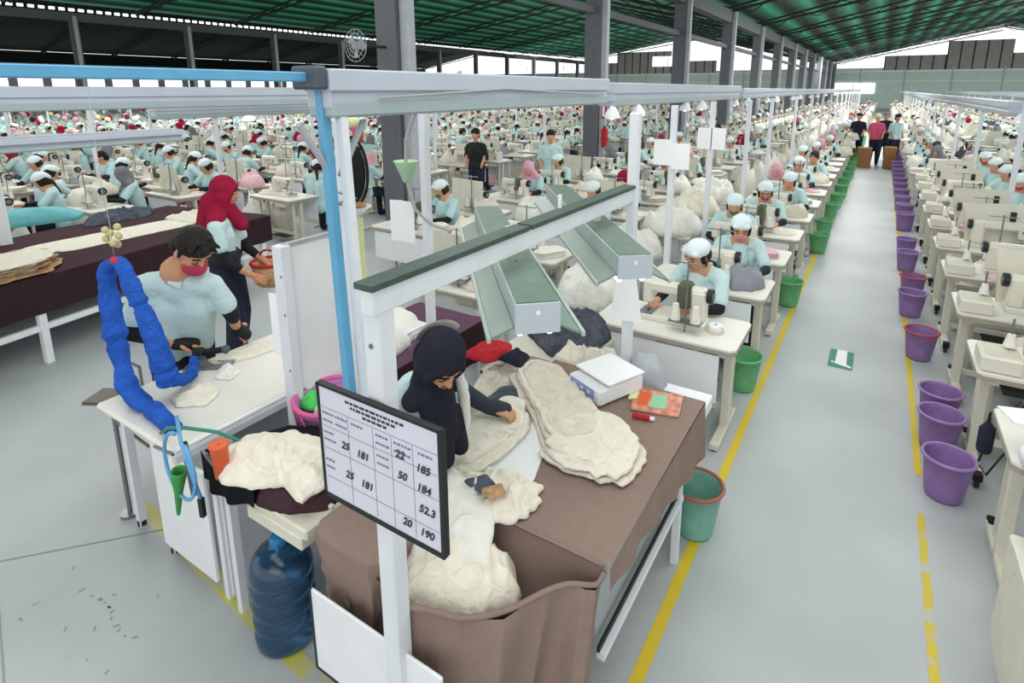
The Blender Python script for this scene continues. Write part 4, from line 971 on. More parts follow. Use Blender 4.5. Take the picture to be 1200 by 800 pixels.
# ------------------------------------------------------------------ overhead ducts, posts
def duct(label, x, y0, y1, z, w=.17, h=.19, group=None, post=True):
    t = thing('cable_duct', label, 'duct', (x, y0, z), 0, group)
    L = y1 - y0
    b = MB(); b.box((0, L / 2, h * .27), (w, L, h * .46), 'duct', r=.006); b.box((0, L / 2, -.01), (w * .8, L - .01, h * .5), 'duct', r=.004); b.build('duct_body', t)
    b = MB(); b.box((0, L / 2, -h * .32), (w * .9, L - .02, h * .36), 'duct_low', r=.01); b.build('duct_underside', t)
    return t
t = duct('nearest pale lilac cable duct running from the blue post toward the far wall', -1.9, 1.50, 4.15, 2.385)
b = MB(); b.box((0, -.03, .06), (.15, .06, .09), 'blue_dark', r=.01); b.build('end_cap', t)
b = MB(); b.tube([(.09, .25, -.02), (.09, 1.2, .02), (.09, 2.5, -.02)], .006, 'hose_grey', 6); b.build('cable', t)
duct('second pale cable duct continuing behind the nearest one on the same line', -1.9, 4.28, 9.0, 2.36)
duct('third pale cable duct on the aisle line, far section', -1.9, 9.2, 60.0, 2.34, h=.16)
b = MB(); b.box((-1.9, -1.25, 2.447), (.04, 5.4, .036), 'blue_paint', r=.004); tag(b.build('blue_beam'), 'sky blue steel beam running overhead toward the blue post', 'beam')
b = MB(); p, q = V((-1.76, 1.47, 0)), V((-1.90, 1.52, 2.45)); b.cyl(p, q, .026, 'blue_paint', n=4, smooth=False); b.cyl(p + V((.045, .05, 0)), q + V((.045, .05, 0)), .024, 'post_white', n=4, smooth=False)
tag(b.build('blue_post'), 'sky blue steel post backed with white, rising behind the chart board', 'post')
for s in (-1, 1):
    b = MB(); b.cyl((-1.88, 1.55 + s * .02, 2.05), (-1.88, 1.55 + s * .16, 2.27), .014, 'col_light', n=6); tag(b.build('brace'), ('diagonal grey brace on the near side of the blue post' if s < 0 else 'diagonal grey brace on the far side of the blue post'), 'brace')
GD = 'overhead cable ducts over the sewing rows'
duct('long pale duct over the left rows seen below the blue beam', -5.6, 1.2, 6.0, 2.33, group=None)
duct('grey duct over the left hall running behind the red hijab woman', -7.9, 3.7, 20, 2.12)
duct('low grey trough fixture over the far left brown table', -5.2, .8, 2.6, 2.02, w=.3, h=.10)
LH = [-11.8, -15.7, -19.6, -23.5, -27.4, -31.3, -35.2, -39.1]
for x in LH: duct('long pale cable duct over the rows of the left hall', x, 4, 75, 2.33, group=GD)
RH = [1.45, 5.3, 9.2]
for x in RH: duct('long pale cable duct over the rows right of the aisle', x, 9.5 if x < 2 else 12, 75, 2.16, group='overhead cable ducts right of the aisle')
# posts carrying the ducts
b = MB(); b.box((0, 0, 1.13), (.055, .055, 2.26), 'post_white', r=.004); pm = b.mesh('support_post')
def post(x, y, label, group=None):
    o = bpy.data.objects.new('support_post', pm); COL.objects.link(o); o.location = (x, y, 0); tag(o, label, 'post', group); return o
post(-1.62, 5.2, 'white square post behind the second fixture with two notices taped on it')
post(-1.62, 6.6, 'white square post holding the far pair of white notices')
post(-1.55, 8.3, 'white square post beside the third sewing row')
for k in range(14): post(-1.6, 10.5 + 3.2 * k, 'white support post along the left edge rows of the aisle', 'support posts left of the aisle')
for x in LH + [-7.9]:
    for k in range(14):
        y = 4.5 + 4.6 * k
        if in_view((x, y, 1.6)): post(x, y, 'white support post among the sewing rows of the left hall', 'support posts in the left hall')
for x in RH:
    for k in range(15):
        y = 8.9 + 3.4 * k
        if in_view((x, y, 1.6)): post(x, y, 'white support post among the sewing rows right of the aisle', 'support posts right of the aisle')
for k, (x, y, z, w, h_) in enumerate([(-1.70, 5.15, 1.83, .17, .24), (-1.53, 5.15, 1.80, .17, .24), (-1.68, 6.55, 1.86, .16, .24), (-1.53, 6.55, 1.86, .16, .24)]):
    b = MB(); b.box((0, 0, 0), (w, .006, h_), 'paper'); tag(b.build('paper_notice', None, (x, y, z)), ['left sheet of the nearer pair of white notices under the duct', 'right sheet of the nearer pair of white notices under the duct', 'left sheet of the farther pair of white notices', 'right sheet of the farther pair of white notices'][k], 'notice')
def dome(x, y, z, label, group):
    t = thing('lamp', label, 'lamp', (x, y, z), 0, group)
    b = MB(); b.lathe((0, 0, 0), [(.065, -.05), (.055, -.01), (.03, .03), (.012, .05), (.003, .052)], 'white', 14); b.build('lamp_shade', t)
    b = MB(); b.ball((0, 0, -.03), .03, 'lamp_glow', 10); b.build('bulb', t)
for k, y in enumerate([4.3, 4.75, 6.3, 6.8, 8.8, 9.5, 11.5, 12.3, 15, 16, 19, 20.5, 24, 28, 33, 40]):
    dome(-1.85 + .05 * (k % 2), y, 2.225, 'small white dome lamp glowing under the aisle-side duct', 'dome lamps left of the aisle')
for k in range(18): dome(1.5 + .1 * (k % 2), 9.5 + 1.4 * k, 2.05, 'small white dome lamp glowing under the duct right of the aisle', 'dome lamps right of the aisle')
for x in LH[:5] + [-7.9]:
    for k in range(16):
        y = 5 + 3.1 * k
        if in_view((x, y, 2.1), 0): 
            o = MB(); o.lathe((0, 0, 0), [(.09, -.04), (.05, .02), (.003, .05)], 'lamp_glow', 8); tag(o.build('lamp', None, (x, y, 2.20 if x < -8 else 2.0)), 'small glowing lamp under a duct in the left hall', 'lamp', 'lamps in the left hall')

# items hanging around the blue post
b = MB(); b.tube([(-2.05, 2.60, 2.50), (-2.2, 2.62, 2.40), (-2.42, 2.62, 2.27), (-2.5, 2.61, 2.1), (-2.5, 2.60, 1.96), (-2.49, 2.6, 1.80), (-2.44, 2.6, 1.66), (-2.30, 2.6, 1.58), (-2.15, 2.6, 1.56)], .011, 'hose_grey', 8); tag(b.build('cable'), 'grey cable curving down from the duct through a pale green funnel', 'cable')
b = MB(); b.lathe((-2.50, 2.6, 1.83), [(.006, 0), (.02, .0), (.075, .13), (.078, .135), (.07, .135), (.018, .01)], 'cone_green', 14, wob=.06); tag(b.build('paper_funnel'), 'pale green paper funnel on the grey hanging cable', 'funnel')
for k, (x, rz, lab) in enumerate([(-2.60, .3, 'white paper sheet hanging left below the green funnel'), (-2.50, .1, 'white paper sheet hanging right below the green funnel')]):
    b = MB(); b.box((0, 0, 0), (.09, .006, .27), 'paper'); tag(b.build('paper_sheet', None, (x, 2.6, 1.57), rz), lab, 'paper')
b = MB(); b.box((-2.36, 2.62, 1.28), (.05, .05, 2.15), 'post_white', r=.004); tag(b.build('support_post'), 'white square post beside the green funnel and hanging papers', 'post')
HT = thing('round_hat', 'round black hat hanging on the white post beside the blue post', 'hat', (-2.25, 1.92, 2.0))
b = MB(); b.ball((.02, 0, 0), (.10, .05, .165), 'black', 24); b.build('crown', HT); b = MB(); b.tube([(.02 + .105 * math.cos(2 * PI * k / 24), .02, .17 * math.sin(2 * PI * k / 24)) for k in range(24)], .008, 'black', 6, closed=True); b.build('brim', HT)
b = MB(); b.box((-2.14, 1.80, 1.58), (.045, .045, 1.55), 'post_white', r=.004); tag(b.build('support_post'), 'white square post directly behind the blue post', 'post')
random.seed(5)
b = MB()
for k in range(16):
    a = k * .8; b.ball((-2.30 + .06 * math.cos(a) + .03 * random.random(), 1.98, 2.2 + .055 * math.sin(a)), .02 + .01 * random.random(), ['cloth_pink', 'cloth_yellow', 'green_plastic', 'cloth_orange'][k % 4], 8)
tag(b.build('flower_garland'), 'small pink and yellow flower garland above the black hat', 'garland')
b = MB(); b.lathe((-2.21, 1.93, 1.78), [(.004, 0), (.03, 0), (.075, .045), (.07, .045), (.028, .008)], 'white', 18); b.ball((-2.21, 1.93, 1.83), (.055, .05, .03), 'straw', 10); tag(b.build('bowl'), 'small white bowl of tan fabric bits below the black hat', 'bowl')
b = MB(); b.grid(8, 16, lambda u, w: (-2.26 + .10 * u, 1.92 + .012 * math.sin(u * 9), 1.77 - .40 * w), 'cloth_yellow'); tag(b.build('fabric_strip'), 'pale yellow cloth strip hanging below the white bowl', 'fabric strip')
b = MB(); b.tube([(-2.1 + .05 * math.cos(k), 1.78 + .02 * math.sin(k * 1.3), 1.84 + .01 * k) for k in range(10)], .004, 'steel', 5); tag(b.build('wire'), 'tangled thin wire on the white post behind the blue post', 'wire')
# wall fan on the first grey column
F = thing('wall_fan', 'round caged wall fan mounted high on the first grey column', 'fan', (-6.35, 5.72, 3.0))
b = MB()
for rr in (.22, .16, .10, .05): b.tube([(rr * math.cos(2 * PI * k / 20), -.04 * (1 - rr * 4), rr * math.sin(2 * PI * k / 20)) for k in range(20)], .005, 'col_light', 5, closed=True)
for k in range(16): a = 2 * PI * k / 16; b.tube([(0, -.05, 0), (.22 * math.cos(a), 0, .22 * math.sin(a))], .003, 'col_light', 4)
b.build('cage', F); b = MB()
for k in range(3):
    a = 2 * PI * k / 3; b.add([(0, .02, 0), (.18 * math.cos(a), .03, .18 * math.sin(a)), (.17 * math.cos(a + .8), .0, .17 * math.sin(a + .8))], [(0, 1, 2)], 'col_light')
b.build('blade', F); b = MB(); b.cyl((0, .0, 0), (0, .15, 0), .05, 'col_light'); b.cyl((0, .12, 0), (.15, .45, 0), .02, 'dark'); b.build('motor', F)

# ------------------------------------------------------------------ big brown table at far left
BT = thing('cutting_table', 'wide table with dark brown hanging cloth and white shelf rail at far left', 'table', (-7.0, 1.6, 0))
sl = (-6.60 + 6.10) / (2.99 - 1.5)          # the table stands slightly turned
def bx_(x, y): return x
BT.rotation_euler = (0, 0, math.radians(12))
b = MB(); b.box((0, .3, .77), (1.75, 4.6, .04), 'cream'); b.build('tabletop', BT)
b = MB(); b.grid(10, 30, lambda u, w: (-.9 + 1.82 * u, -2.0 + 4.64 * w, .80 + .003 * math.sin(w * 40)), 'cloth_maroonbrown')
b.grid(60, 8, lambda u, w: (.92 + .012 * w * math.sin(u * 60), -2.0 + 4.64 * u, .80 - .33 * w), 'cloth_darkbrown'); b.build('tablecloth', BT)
b = MB(); b.box((.88, .3, .34), (.04, 4.5, .05), 'white'); b.box((-.05, .3, .30), (1.8, 4.5, .02), 'col_light'); b.build('shelf', BT)
for x, y in ((.88, -.05), (.88, 2.5), (-.8, 2.5), (-.8, -.05)):
    b = MB(); b.box((x, y, .38), (.06, .06, .76), 'white', r=.005); b.build('leg', BT)
def on_bt(x, y, z): return BT.matrix_basis @ V((x, y, z))
def BTp(pts): return [tuple((Matrix.Translation(V((-7.0, 1.6, 0))) @ Matrix.Rotation(math.radians(12), 4, 'Z') @ V((x, y, 0))).xy) for x, y in pts]
t = thing('garment_pile', 'stacked beige cut panels at the near left of the dark brown table', 'fabric pile', (0, 0, .80)); 
t.location = (0, 0, .805); layers(t, BTp([(.15, -.9), (.8, -.9), (.85, .05), (.55, .35), (.2, .3)]), 0, 9, 71, ['cloth_cream2', 'straw', 'cloth_cream'], dz=.014, jit=.05)
cloth_thing('fabric_roll', 'long turquoise fabric roll on the dark brown table', 'fabric roll', BTp([(-1.75, .35), (-1.45, .30), (-.95, 1.5), (-1.2, 1.75), (-1.5, 1.5)]), .84, .20, 72, 'cloth_teal', sc=3, base=.85, p=2.5)
cloth_thing('garment_pile', 'dark grey patterned clothes behind the turquoise roll', 'fabric pile', BTp([(-1.0, 1.6), (-.6, 1.3), (-.45, 2.0), (-.8, 2.4), (-1.2, 2.0)]), .80, .16, 73, 'cloth_denim', sc=9, base=.4)
cloth_thing('fabric_sheet', 'pale cream fabric strip laid along the back of the dark brown table', 'fabric', BTp([(-.3, .5), (.3, .55), (.45, 2.0), (-.1, 2.0)]), .80, .02, 74, 'cloth_cream', sc=5)
cloth_thing('garment_pile', 'pale cream cloth heap at the far end of the dark brown table', 'fabric pile', BTp([(-.2, 2.0), (.4, 1.9), (.6, 2.5), (.1, 2.7)]), .80, .14, 75, 'cloth_cream', sc=8, base=.4)
b = MB(); b.box((0, 0, .0), (.34, .26, .14), 'cardboard', r=.01); tag(b.build('cardboard_box', None, tuple(BTp([(.5, 2.0)])[0]) + (.385,), .2), 'brown cardboard box on the shelf under the dark brown table', 'box')
b = crumple(MB(), BTp([(.3, 1.0), (.7, 1.0), (.75, 1.6), (.3, 1.6)]), .312, .09, 77, 'cloth_mix', sc=12); tag(b.build('fabric_scrap'), 'grey scraps on the shelf under the dark brown table', 'fabric scrap')
b = MB(); b.box((-7.75, 2.02, .9), (.10, .10, 1.8), 'white', r=.006); tag(b.build('support_post'), 'thick white post rising beside the turquoise roll at far left', 'post')
# basket held by the red hijab woman
b = MB(); b.lathe((-4.32, 2.80, .76), [(.004, .0), (.11, .0), (.13, .02), (.16, .20), (.15, .20), (.12, .03)], 'straw', 22); HB = thing('carry_basket', 'tan woven basket with red rim in the hands of the red hijab woman', 'basket', (-4.32, 2.80, .76))
b.v = [(x + 4.32, y - 2.80, z - .76) for x, y, z in b.v]; b.build('body', HB)
b = MB(); b.tube([(.157 * math.cos(2 * PI * k / 24), .157 * math.sin(2 * PI * k / 24), .20) for k in range(24)], .014, 'cloth_red', 6, closed=True); b.tube([(.155 * math.cos(t), 0, .2 + .10 * math.sin(t)) for t in [PI * k / 14 for k in range(15)]], .010, 'cloth_red', 6); b.build('rim', HB)

# ------------------------------------------------------------------ bins
def make_bin(body, rim, name='waste_bin'):
    t = thing(name, 'x', 'bin')
    b = MB(); b.lathe((0, 0, 0), [(.003, .004), (.098, .004), (.102, 0), (.108, .02), (.125, .15), (.140, .285), (.150, .29), (.150, .305), (.140, .305), (.134, .285), (.10, .02), (.003, .014)], body, 28); b.build('body', t)
    b = MB(); b.tube([(.147 * math.cos(2 * PI * k / 28), .147 * math.sin(2 * PI * k / 28), .302) for k in range(28)], .011, rim, 6, closed=True); b.build('rim', t)
    return t
BP = {'purple': make_bin('bin_purple', 'bin_purple2'), 'purple_red': make_bin('bin_purple', 'rim_red'), 'green': make_bin('bin_green', 'bin_green'), 'teal': make_bin('bin_teal', 'rim_orange')}
put(BP['teal'], (-.635, 2.80, 0), 0, 'teal plastic bin with orange-brown rim by the brown table leg', sc=(.95, .95, .95))
G = [(-.74, 4.55, 'green bin beside the nearest sewing table, closest of the green bins'), (-.68, 6.75, 'green bin standing in front of the third sewing table, second green bin'), (-.60, 9.3, 'green bin just touching the end of the yellow line, third green bin'), (-.62, 10.4, 'green bin directly behind the third green bin, with darker contents')]
for x, y, l in G: put(BP['green'], (x, y, 0), .3, l, sc=(1.0, 1.0, .95))
for k in range(16): put(BP['green'], (-.63 + .02 * (k % 3), 11.9 + 1.25 * k, 0), 0, 'green bin in the far row along the left side of the aisle', 'far green bins left of the aisle')
P_ = [(.60, 3.86, 'purple', 'nearest purple bin, open top tilted to view, standing alone on grey floor'), (.60, 4.40, 'purple', 'purple bin second from the front, its rim before a fuller purple bin'), (.62, 4.76, 'purple', 'purple bin tucked behind the second purple bin'),
      (.56, 5.95, 'purple_red', 'purple bin with red rim standing alone right of the floor sign'), (.53, 7.1, 'purple', 'purple bin in front of a red-rimmed one beyond the floor sign'), (.56, 7.75, 'purple_red', 'red-rimmed purple bin directly behind a plain purple bin'),
      (.54, 8.95, 'purple', 'plain purple bin, nearer of the third pair'), (.55, 9.75, 'purple', 'plain purple bin, farther of the third pair')]
for x, y, k, l in P_: put(BP[k], (x - .03, y, 0), 0, l, sc=(.9, .9, .88))
for k in range(18): put(BP['purple'], (.55 + .02 * (k % 2), 11.6 + .95 * k, 0), 0, 'purple bin in the far row along the right side of the aisle', 'far purple bins right of the aisle')

# ------------------------------------------------------------------ sewing station prototypes (built at origin, hidden stock removed at the end)
def table_proto(right=False):
    t = thing('sewing_table', 'x', 'sewing table')
    b = MB(); b.prism([(-.51, -.25), (-.48, -.28), (.48, -.28), (.51, -.25), (.51, .25), (.48, .28), (-.48, .28), (-.51, .25)], .735, .75, 'tabletop')
    b.prism([(-.51, -.25), (-.48, -.28), (.48, -.28), (.51, -.25), (.51, .25), (.48, .28), (-.48, .28), (-.51, .25)], .705, .735, 'table_edge'); b.build('tabletop', t)
    for s in (-1, 1):
        b = MB(); b.box((s * .42, .02, .36), (.06, .05, .66), 'cream', r=.005); b.box((s * .42, 0, .69), (.05, .48, .035), 'cream'); b.box((s * .42, 0, .06 if right else .03), (.06, .56, .045), 'cream', r=.005)
        b.box((s * .42, .15, .36), (.035, .03, .62), 'cream')
        for q in (-1, 1):
            if right:
                b.cyl((s * .42 - .012, q * .27, .03), (s * .42 + .012, q * .27, .03), .03, 'dark', n=12); b.box((s * .42, q * .27, .075), (.05, .06, .05), 'black', r=.005)
            else: b.cyl((s * .42, q * .26, 0), (s * .42, q * .26, .015), .02, 'dark', n=8)
        b.build('leg', t)
    b = MB(); b.box((0, .05, .16), (.80, .03, .04), 'cream'); b.build('crossbar', t)
    b = MB(); b.box((.05, .02, .10), (.36, .22, .015), 'dark', r=.004); b.build('treadle', t)
    b = MB(); b.cyl((-.02, .05, .56), (.18, .05, .56), .065, 'cream2', n=14); b.box((.08, .05, .65), (.1, .08, .08), 'dark'); b.build('motor', t)
    b = MB(); b.box((-.25, .14, .665), (.26, .24, .07), 'cream', r=.005); b.build('drawer', t)
    if not right: b = MB(); b.box((-.02, -.262, .52), (.86, .012, .34), 'white', r=.003); b.build('front_panel', t)
    return t
def machine_mb(over=False, cover=True):
    """list of (part name, MB); base at z=0 = table surface; operator at +Y; needle end at -X"""
    L = []
    b = MB(); b.box((0, 0, .02), (.46, .18, .045), 'machine', r=.008); b.box((-.20, .0, .045), (.10, .16, .008), 'steel'); L.append(('bed', b))
    b = MB(); b.box((.17, 0, .15), (.11, .11, .24), 'machine', r=.02); b.box((-.01, 0, .245), (.46, .085, .085), 'machine', r=.02); b.box((-.20, 0, .20), (.075, .085, .17), 'machine', r=.015); L.append(('arm', b))
    b = MB(); b.cyl((.225, 0, .235), (.262, 0, .235), .052, 'dark', n=18); b.cyl((.262, 0, .235), (.27, 0, .235), .03, 'steel', n=14); L.append(('handwheel', b))
    b = MB(); b.cyl((-.20, 0, .06), (-.20, 0, .12), .005, 'steel', n=6); b.box((-.20, .01, .058), (.02, .03, .008), 'steel'); b.cyl((-.20, .045, .2), (-.20, .06, .2), .014, 'steel', n=10); L.append(('needle_bar', b))
    b = MB(); b.cyl((.12, -.16, 0), (.12, -.16, .52), .007, 'steel', n=6); b.box((.12, -.16, .50), (.22, .012, .008), 'steel'); b.box((.12, -.16, .08), (.22, .09, .008), 'steel'); L.append(('thread_stand', b))
    for s in (-1, 1):
        b = MB(); b.cyl((.12 + s * .07, -.16, .085), (.12 + s * .07, -.16, .20), .036, 'cloth_white', r1=.020, n=12); L.append(('thread_cone', b))
    if over:
        b = MB(); b.add([(-.27, -.10, .02), (.26, -.10, .02), (.30, -.14, .44), (-.22, -.14, .46)], [(0, 1, 2, 3)], 'cream'); b.add([(-.27, -.112, .02), (.26, -.112, .02), (.30, -.152, .44), (-.22, -.152, .46)], [(3, 2, 1, 0)], 'cream')
        b.tube([(-.27, -.106, .02), (-.22, -.146, .46), (.30, -.146, .44), (.26, -.106, .02)], .006, 'cream2', 5); b.box((-.30, -.02, .10), (.09, .2, .2), 'machine', r=.015); b.box((-.1, .0, .35), (.05, .04, .1), 'dark', r=.005); L.append(('cover', b))
    elif cover:
        b = MB(); b.box((.07, 0, .215), (.10, .125, .19), 'pouch', r=.02); L.append(('cloth_pouch', b))
    return L
def machine_proto(over=False, cover=True):
    t = thing('sewing_machine', 'x', 'sewing machine')
    for n_, b in machine_mb(over, cover): b.build(n_, t)
    return t
def merged(parts):
    m_ = MB()
    for p in parts: m_.join(p)
    return m_
TABL, TABR = table_proto(False), table_proto(True)
MAC, MACP, MACO = machine_proto(False, False), machine_proto(False, True), machine_proto(True)
def merge_tree(root, name):
    m_ = MB()
    for ch in root.children:
        me = ch.data; o = len(m_.v); m_.v += [tuple(v.co) for v in me.vertices]; idx = [m_.mi(x.name) for x in me.materials]
        for p in me.polygons: m_.f.append(tuple(i + o for i in p.vertices)); m_.m.append(idx[p.material_index]); m_.s.append(p.use_smooth)
    return m_.mesh(name)
meTL, meTR, meM, meMP, meMO = [merge_tree(r_, n_) for r_, n_ in ((TABL, 'sewing_table'), (TABR, 'sewing_table'), (MAC, 'sewing_machine'), (MACP, 'sewing_machine'), (MACO, 'sewing_machine'))]
# stool
ST_ = thing('stool', 'x', 'stool')
b = MB(); b.box((0, 0, .43), (.30, .26, .03), 'cardboard', r=.008); b.build('seat', ST_)
for x in (-.11, .11):
    for y in (-.09, .09):
        b = MB(); b.cyl((x * 1.2, y * 1.2, 0), (x, y, .42), .012, 'dark', n=6); b.build('leg', ST_)
meST = merge_tree(ST_, 'stool')
# people meshes
meP = [seamstress(STY[k], (k % 3) - 1, .020) for k in range(len(STY))]
# pile meshes for table surfaces
def pile_mesh(seed, kind):
    random.seed(seed); b = MB(); n = random.randint(6, 9)
    if kind == 0:
        po = [((.17 + .05 * random.random()) * math.cos(2 * PI * k / n), (.13 + .05 * random.random()) * math.sin(2 * PI * k / n)) for k in range(n)]
        crumple(b, po, 0, .09 + .05 * random.random(), seed, 'cloth_any', sc=11, nr=10, na=26, edge=.15, base=.35)
    elif kind == 1:
        po = [((.22 + .05 * random.random()) * math.cos(2 * PI * k / n), (.17 + .05 * random.random()) * math.sin(2 * PI * k / n)) for k in range(n)]
        crumple(b, po, 0, .26 + .1 * random.random(), seed, 'cloth_any', sc=7, nr=10, na=26, edge=.2, base=.5, p=3)
    else:
        for k in range(5):
            po = [(sx * (.16 + .02 * random.random()), sy * (.11 + .02 * random.random())) for sx, sy in ((-1, -1), (1, -1), (1, 1), (-1, 1))]
            crumple(b, po, .014 * k, .016, seed + k, 'cloth_any', sc=8, nr=6, na=24, p=14)
    me = b.mesh('garment_pile'); return me
mePI = [pile_mesh(100 + k, k % 3) for k in range(9)]
def inst(name, me, loc, rz, label, cat, group=None, sc=1):
    o = bpy.data.objects.new(name, me); COL.objects.link(o); o.location = loc; o.rotation_euler = (0, 0, rz)
    if sc != 1: o.scale = (sc,) * 3
    return tag(o, label, cat, group)

# ------------------------------------------------------------------ near row left of the aisle (individual, with parts)
ORD = ['nearest', 'second', 'third', 'fourth', 'fifth', 'sixth', 'seventh', 'eighth', 'ninth', 'tenth', 'eleventh', 'twelfth']
YL = [3.84 + 1.08 * k for k in range(75)]
near_styles = [0, 1, 7, 2, 0, 5, 1, 3, 0, 2]
det = {}
for st_ in (0, 1, 2):
    det[st_] = seamstress(STY[st_], [-.9, .1, .4][st_], .010, single=False)
deskcol = {0: 'pale ponytail', }
for k in range(10):
    y = YL[k]; x = -1.14
    put(TABL, (x, y, 0), 0, 'cream sewing table in the aisle-side left row, %s from the camera' % ORD[k])
    put(MACP if k in (0, 2, 3) else MAC, (x - .02 if k else x + .02, y + .02, .75), 0, 'white sewing machine%s on the %s table of the aisle-side left row' % (' with olive cloth pouch' if k in (0, 2, 3) else '', ORD[k]))
    s_ = near_styles[k]; dx = .08 if k == 0 else .16 * math.sin(k * 2.1)
    lab = 'seamstress, %s, at the %s table left of the aisle' % (STY_TXT[s_], ORD[k])
    if s_ in det and k in (0, 1, 3): put(det[s_], (x + dx, y + .50, 0), [-.25, .2, 0, .1][k % 4], lab)
    else: inst('person', meP[s_], (x + dx, y + .50, 0), random.uniform(-.3, .3), lab, 'person')
    inst('stool', meST, (x + dx, y + .60, 0), 0, 'low stool under the seamstress at the %s left aisle table' % ORD[k], 'stool')
    if k: inst('garment_pile', mePI[k % 9], (x + .30, y, .752), k, 'cream garment pieces on the aisle end of the %s left aisle table' % ORD[k], 'fabric pile', sc=.8)
b = MB(); b.cyl((0, 0, 0), (0, 0, .02), .06, 'cream2', n=16); b.lathe((0, 0, .02), [(.045, 0), (.05, .03), (.042, .035), (.01, .03)], 'white', 14); tag(b.build('tape_roll', None, (-.82, 3.82, .752)), 'small white tape spool lying on the nearest sewing table', 'spool')
# second column and third column behind, at left
ml = []
for k in range(8):
    for cx in (-3.05, -4.75):
        if cx < -4 and k > 0 and k < 5: pass
        y = 3.75 + 1.12 * k
        if cx < -4: y += .2
        ml.append((cx, y, k))
CN = {-3.05: 'second', -4.75: 'third'}
for cx, y, k in ml:
    nm = '%s column left of aisle, %s table' % (CN[cx], ORD[k])
    if k == 0 and cx < -4: continue
    put(TABL if k else TABR, (cx, y, 0), 0, 'cream sewing table in the ' + nm)
    put(MACO if (k + int(-cx)) % 3 == 0 or k == 0 else (MACP if k % 2 else MAC), (cx, y + .02, .75), 0, 'sewing machine in the ' + nm)
    if k > 0 and (k + int(cx)) % 3 != 1:
        s_ = (k * 3 + int(-cx)) % 8; inst('person', meP[s_], (cx + .1 * math.sin(k), y + .5, 0), random.uniform(-.4, .4), 'worker, %s, in the ' % STY_TXT[s_] + nm, 'person')
        inst('stool', meST, (cx + .1 * math.sin(k), y + .6, 0), 0, 'stool in the ' + nm, 'stool')
    inst('garment_pile', mePI[(k * 2) % 9], (cx + .32, y - .05, .752), k, 'garment pile on the table in the ' + nm, 'fabric pile', sc=1.0)
# big heaps between columns
HP = [(-2.15, 4.6, .55, 'cloth_white'), (-2.2, 5.6, .75, 'cloth_white'), (-2.05, 6.7, .8, 'cloth_white'), (-2.1, 7.9, .8, 'cloth_cream'), (-2.1, 9.0, .8, 'cloth_white'), (-3.9, 5.2, .7, 'cloth_cream'), (-3.9, 6.6, .7, 'cloth_white'), (-3.9, 8.2, .7, 'cloth_cream')]
for k, (x, y, z, m_) in enumerate(HP):
    po = [(x + (.36 + .07 * math.sin(3 * a + k)) * math.cos(a), y + (.40 + .06 * math.cos(2 * a + k)) * math.sin(a)) for a in [2 * PI * j / 10 for j in range(10)]]
    t = thing('work_trolley', 'cream trolley stand between sewing columns, %s of its line' % ORD[k], 'trolley', (x, y, 0))
    b = MB(); b.box((0, 0, z - .1), (.62, .66, .03), 'cream', r=.005); b.build('shelf', t)
    for sx in (-.27, .27):
        for sy in (-.29, .29): b = MB(); b.cyl((sx, sy, 0), (sx, sy, z - .1), .014, 'post_white', n=8); b.build('leg', t)
    tag(crumple(MB(), po, z - .085, .42, 80 + k, m_, sc=6, base=.5, p=3, edge=.15).build('garment_pile'), 'tall heap of %s garments on the %s trolley between sewing columns' % ('white' if m_ == 'cloth_white' else 'cream', ORD[k]), 'fabric pile')
# denim-grey garments on a low table between fixture and first machine
b = MB(); b.box((-1.78, 3.42, .62), (.62, .78, .03), 'cream')
for x in (-2.05, -1.5):
    for y in (3.08, 3.76): b.box((x, y, .3), (.035, .035, .62), 'post_white')
tag(b.build('low_table'), 'low cream table under the grey-blue garments beside the first machine', 'table')
cloth_thing('garment_pile', 'heap of grey-blue knotted garments beyond the trough lights', 'fabric pile', [(-2.05, 3.3), (-2.05, 3.82), (-1.72, 3.85), (-1.49, 3.6), (-1.48, 3.2), (-1.69, 3.05)], .636, .26, 91, 'cloth_denim', sc=8, base=.4)
cloth_thing('garment_pile', 'cream garments in front of the grey-blue heap', 'fabric pile', [(-1.66, 2.86), (-1.70, 3.2), (-1.45, 3.35), (-1.22, 3.2), (-1.2, 3.0), (-1.4, 2.85)], .60, .27, 92, 'cloth_cream', sc=9, base=.4)
# purple cloth table with white roll behind the woman
PT = thing('fabric_table', 'low table covered by a dusky purple cloth behind the woman in black', 'table', (-2.7, 2.85, 0))
b = MB(); b.grid(10, 14, lambda u, w: (-.32 + .66 * u, -.62 + 1.0 * w, .72 + .004 * math.sin(w * 30)), 'cloth_purple')
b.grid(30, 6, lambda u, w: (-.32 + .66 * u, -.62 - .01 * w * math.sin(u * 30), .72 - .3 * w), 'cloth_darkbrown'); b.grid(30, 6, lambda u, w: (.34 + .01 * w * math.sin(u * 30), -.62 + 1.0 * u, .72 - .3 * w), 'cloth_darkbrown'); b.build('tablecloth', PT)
b = MB(); b.box((.01, -.12, .70), (.62, .96, .03), 'cream'); b.build('tabletop', PT)
for x in (-.27, .29):
    for y in (-.55, .32): b = MB(); b.box((x, y, .34), (.035, .035, .68), 'post_white'); b.build('leg', PT)
cloth_thing('fabric_roll', 'thick folded white fabric roll lying on the dusky purple cloth', 'fabric roll', [(-2.62, 2.15), (-2.80, 2.3), (-3.05, 2.72), (-2.96, 2.95), (-2.72, 2.9), (-2.50, 2.55), (-2.46, 2.25)], .725, .15, 93, 'cloth_white', sc=3, base=.85, p=4)

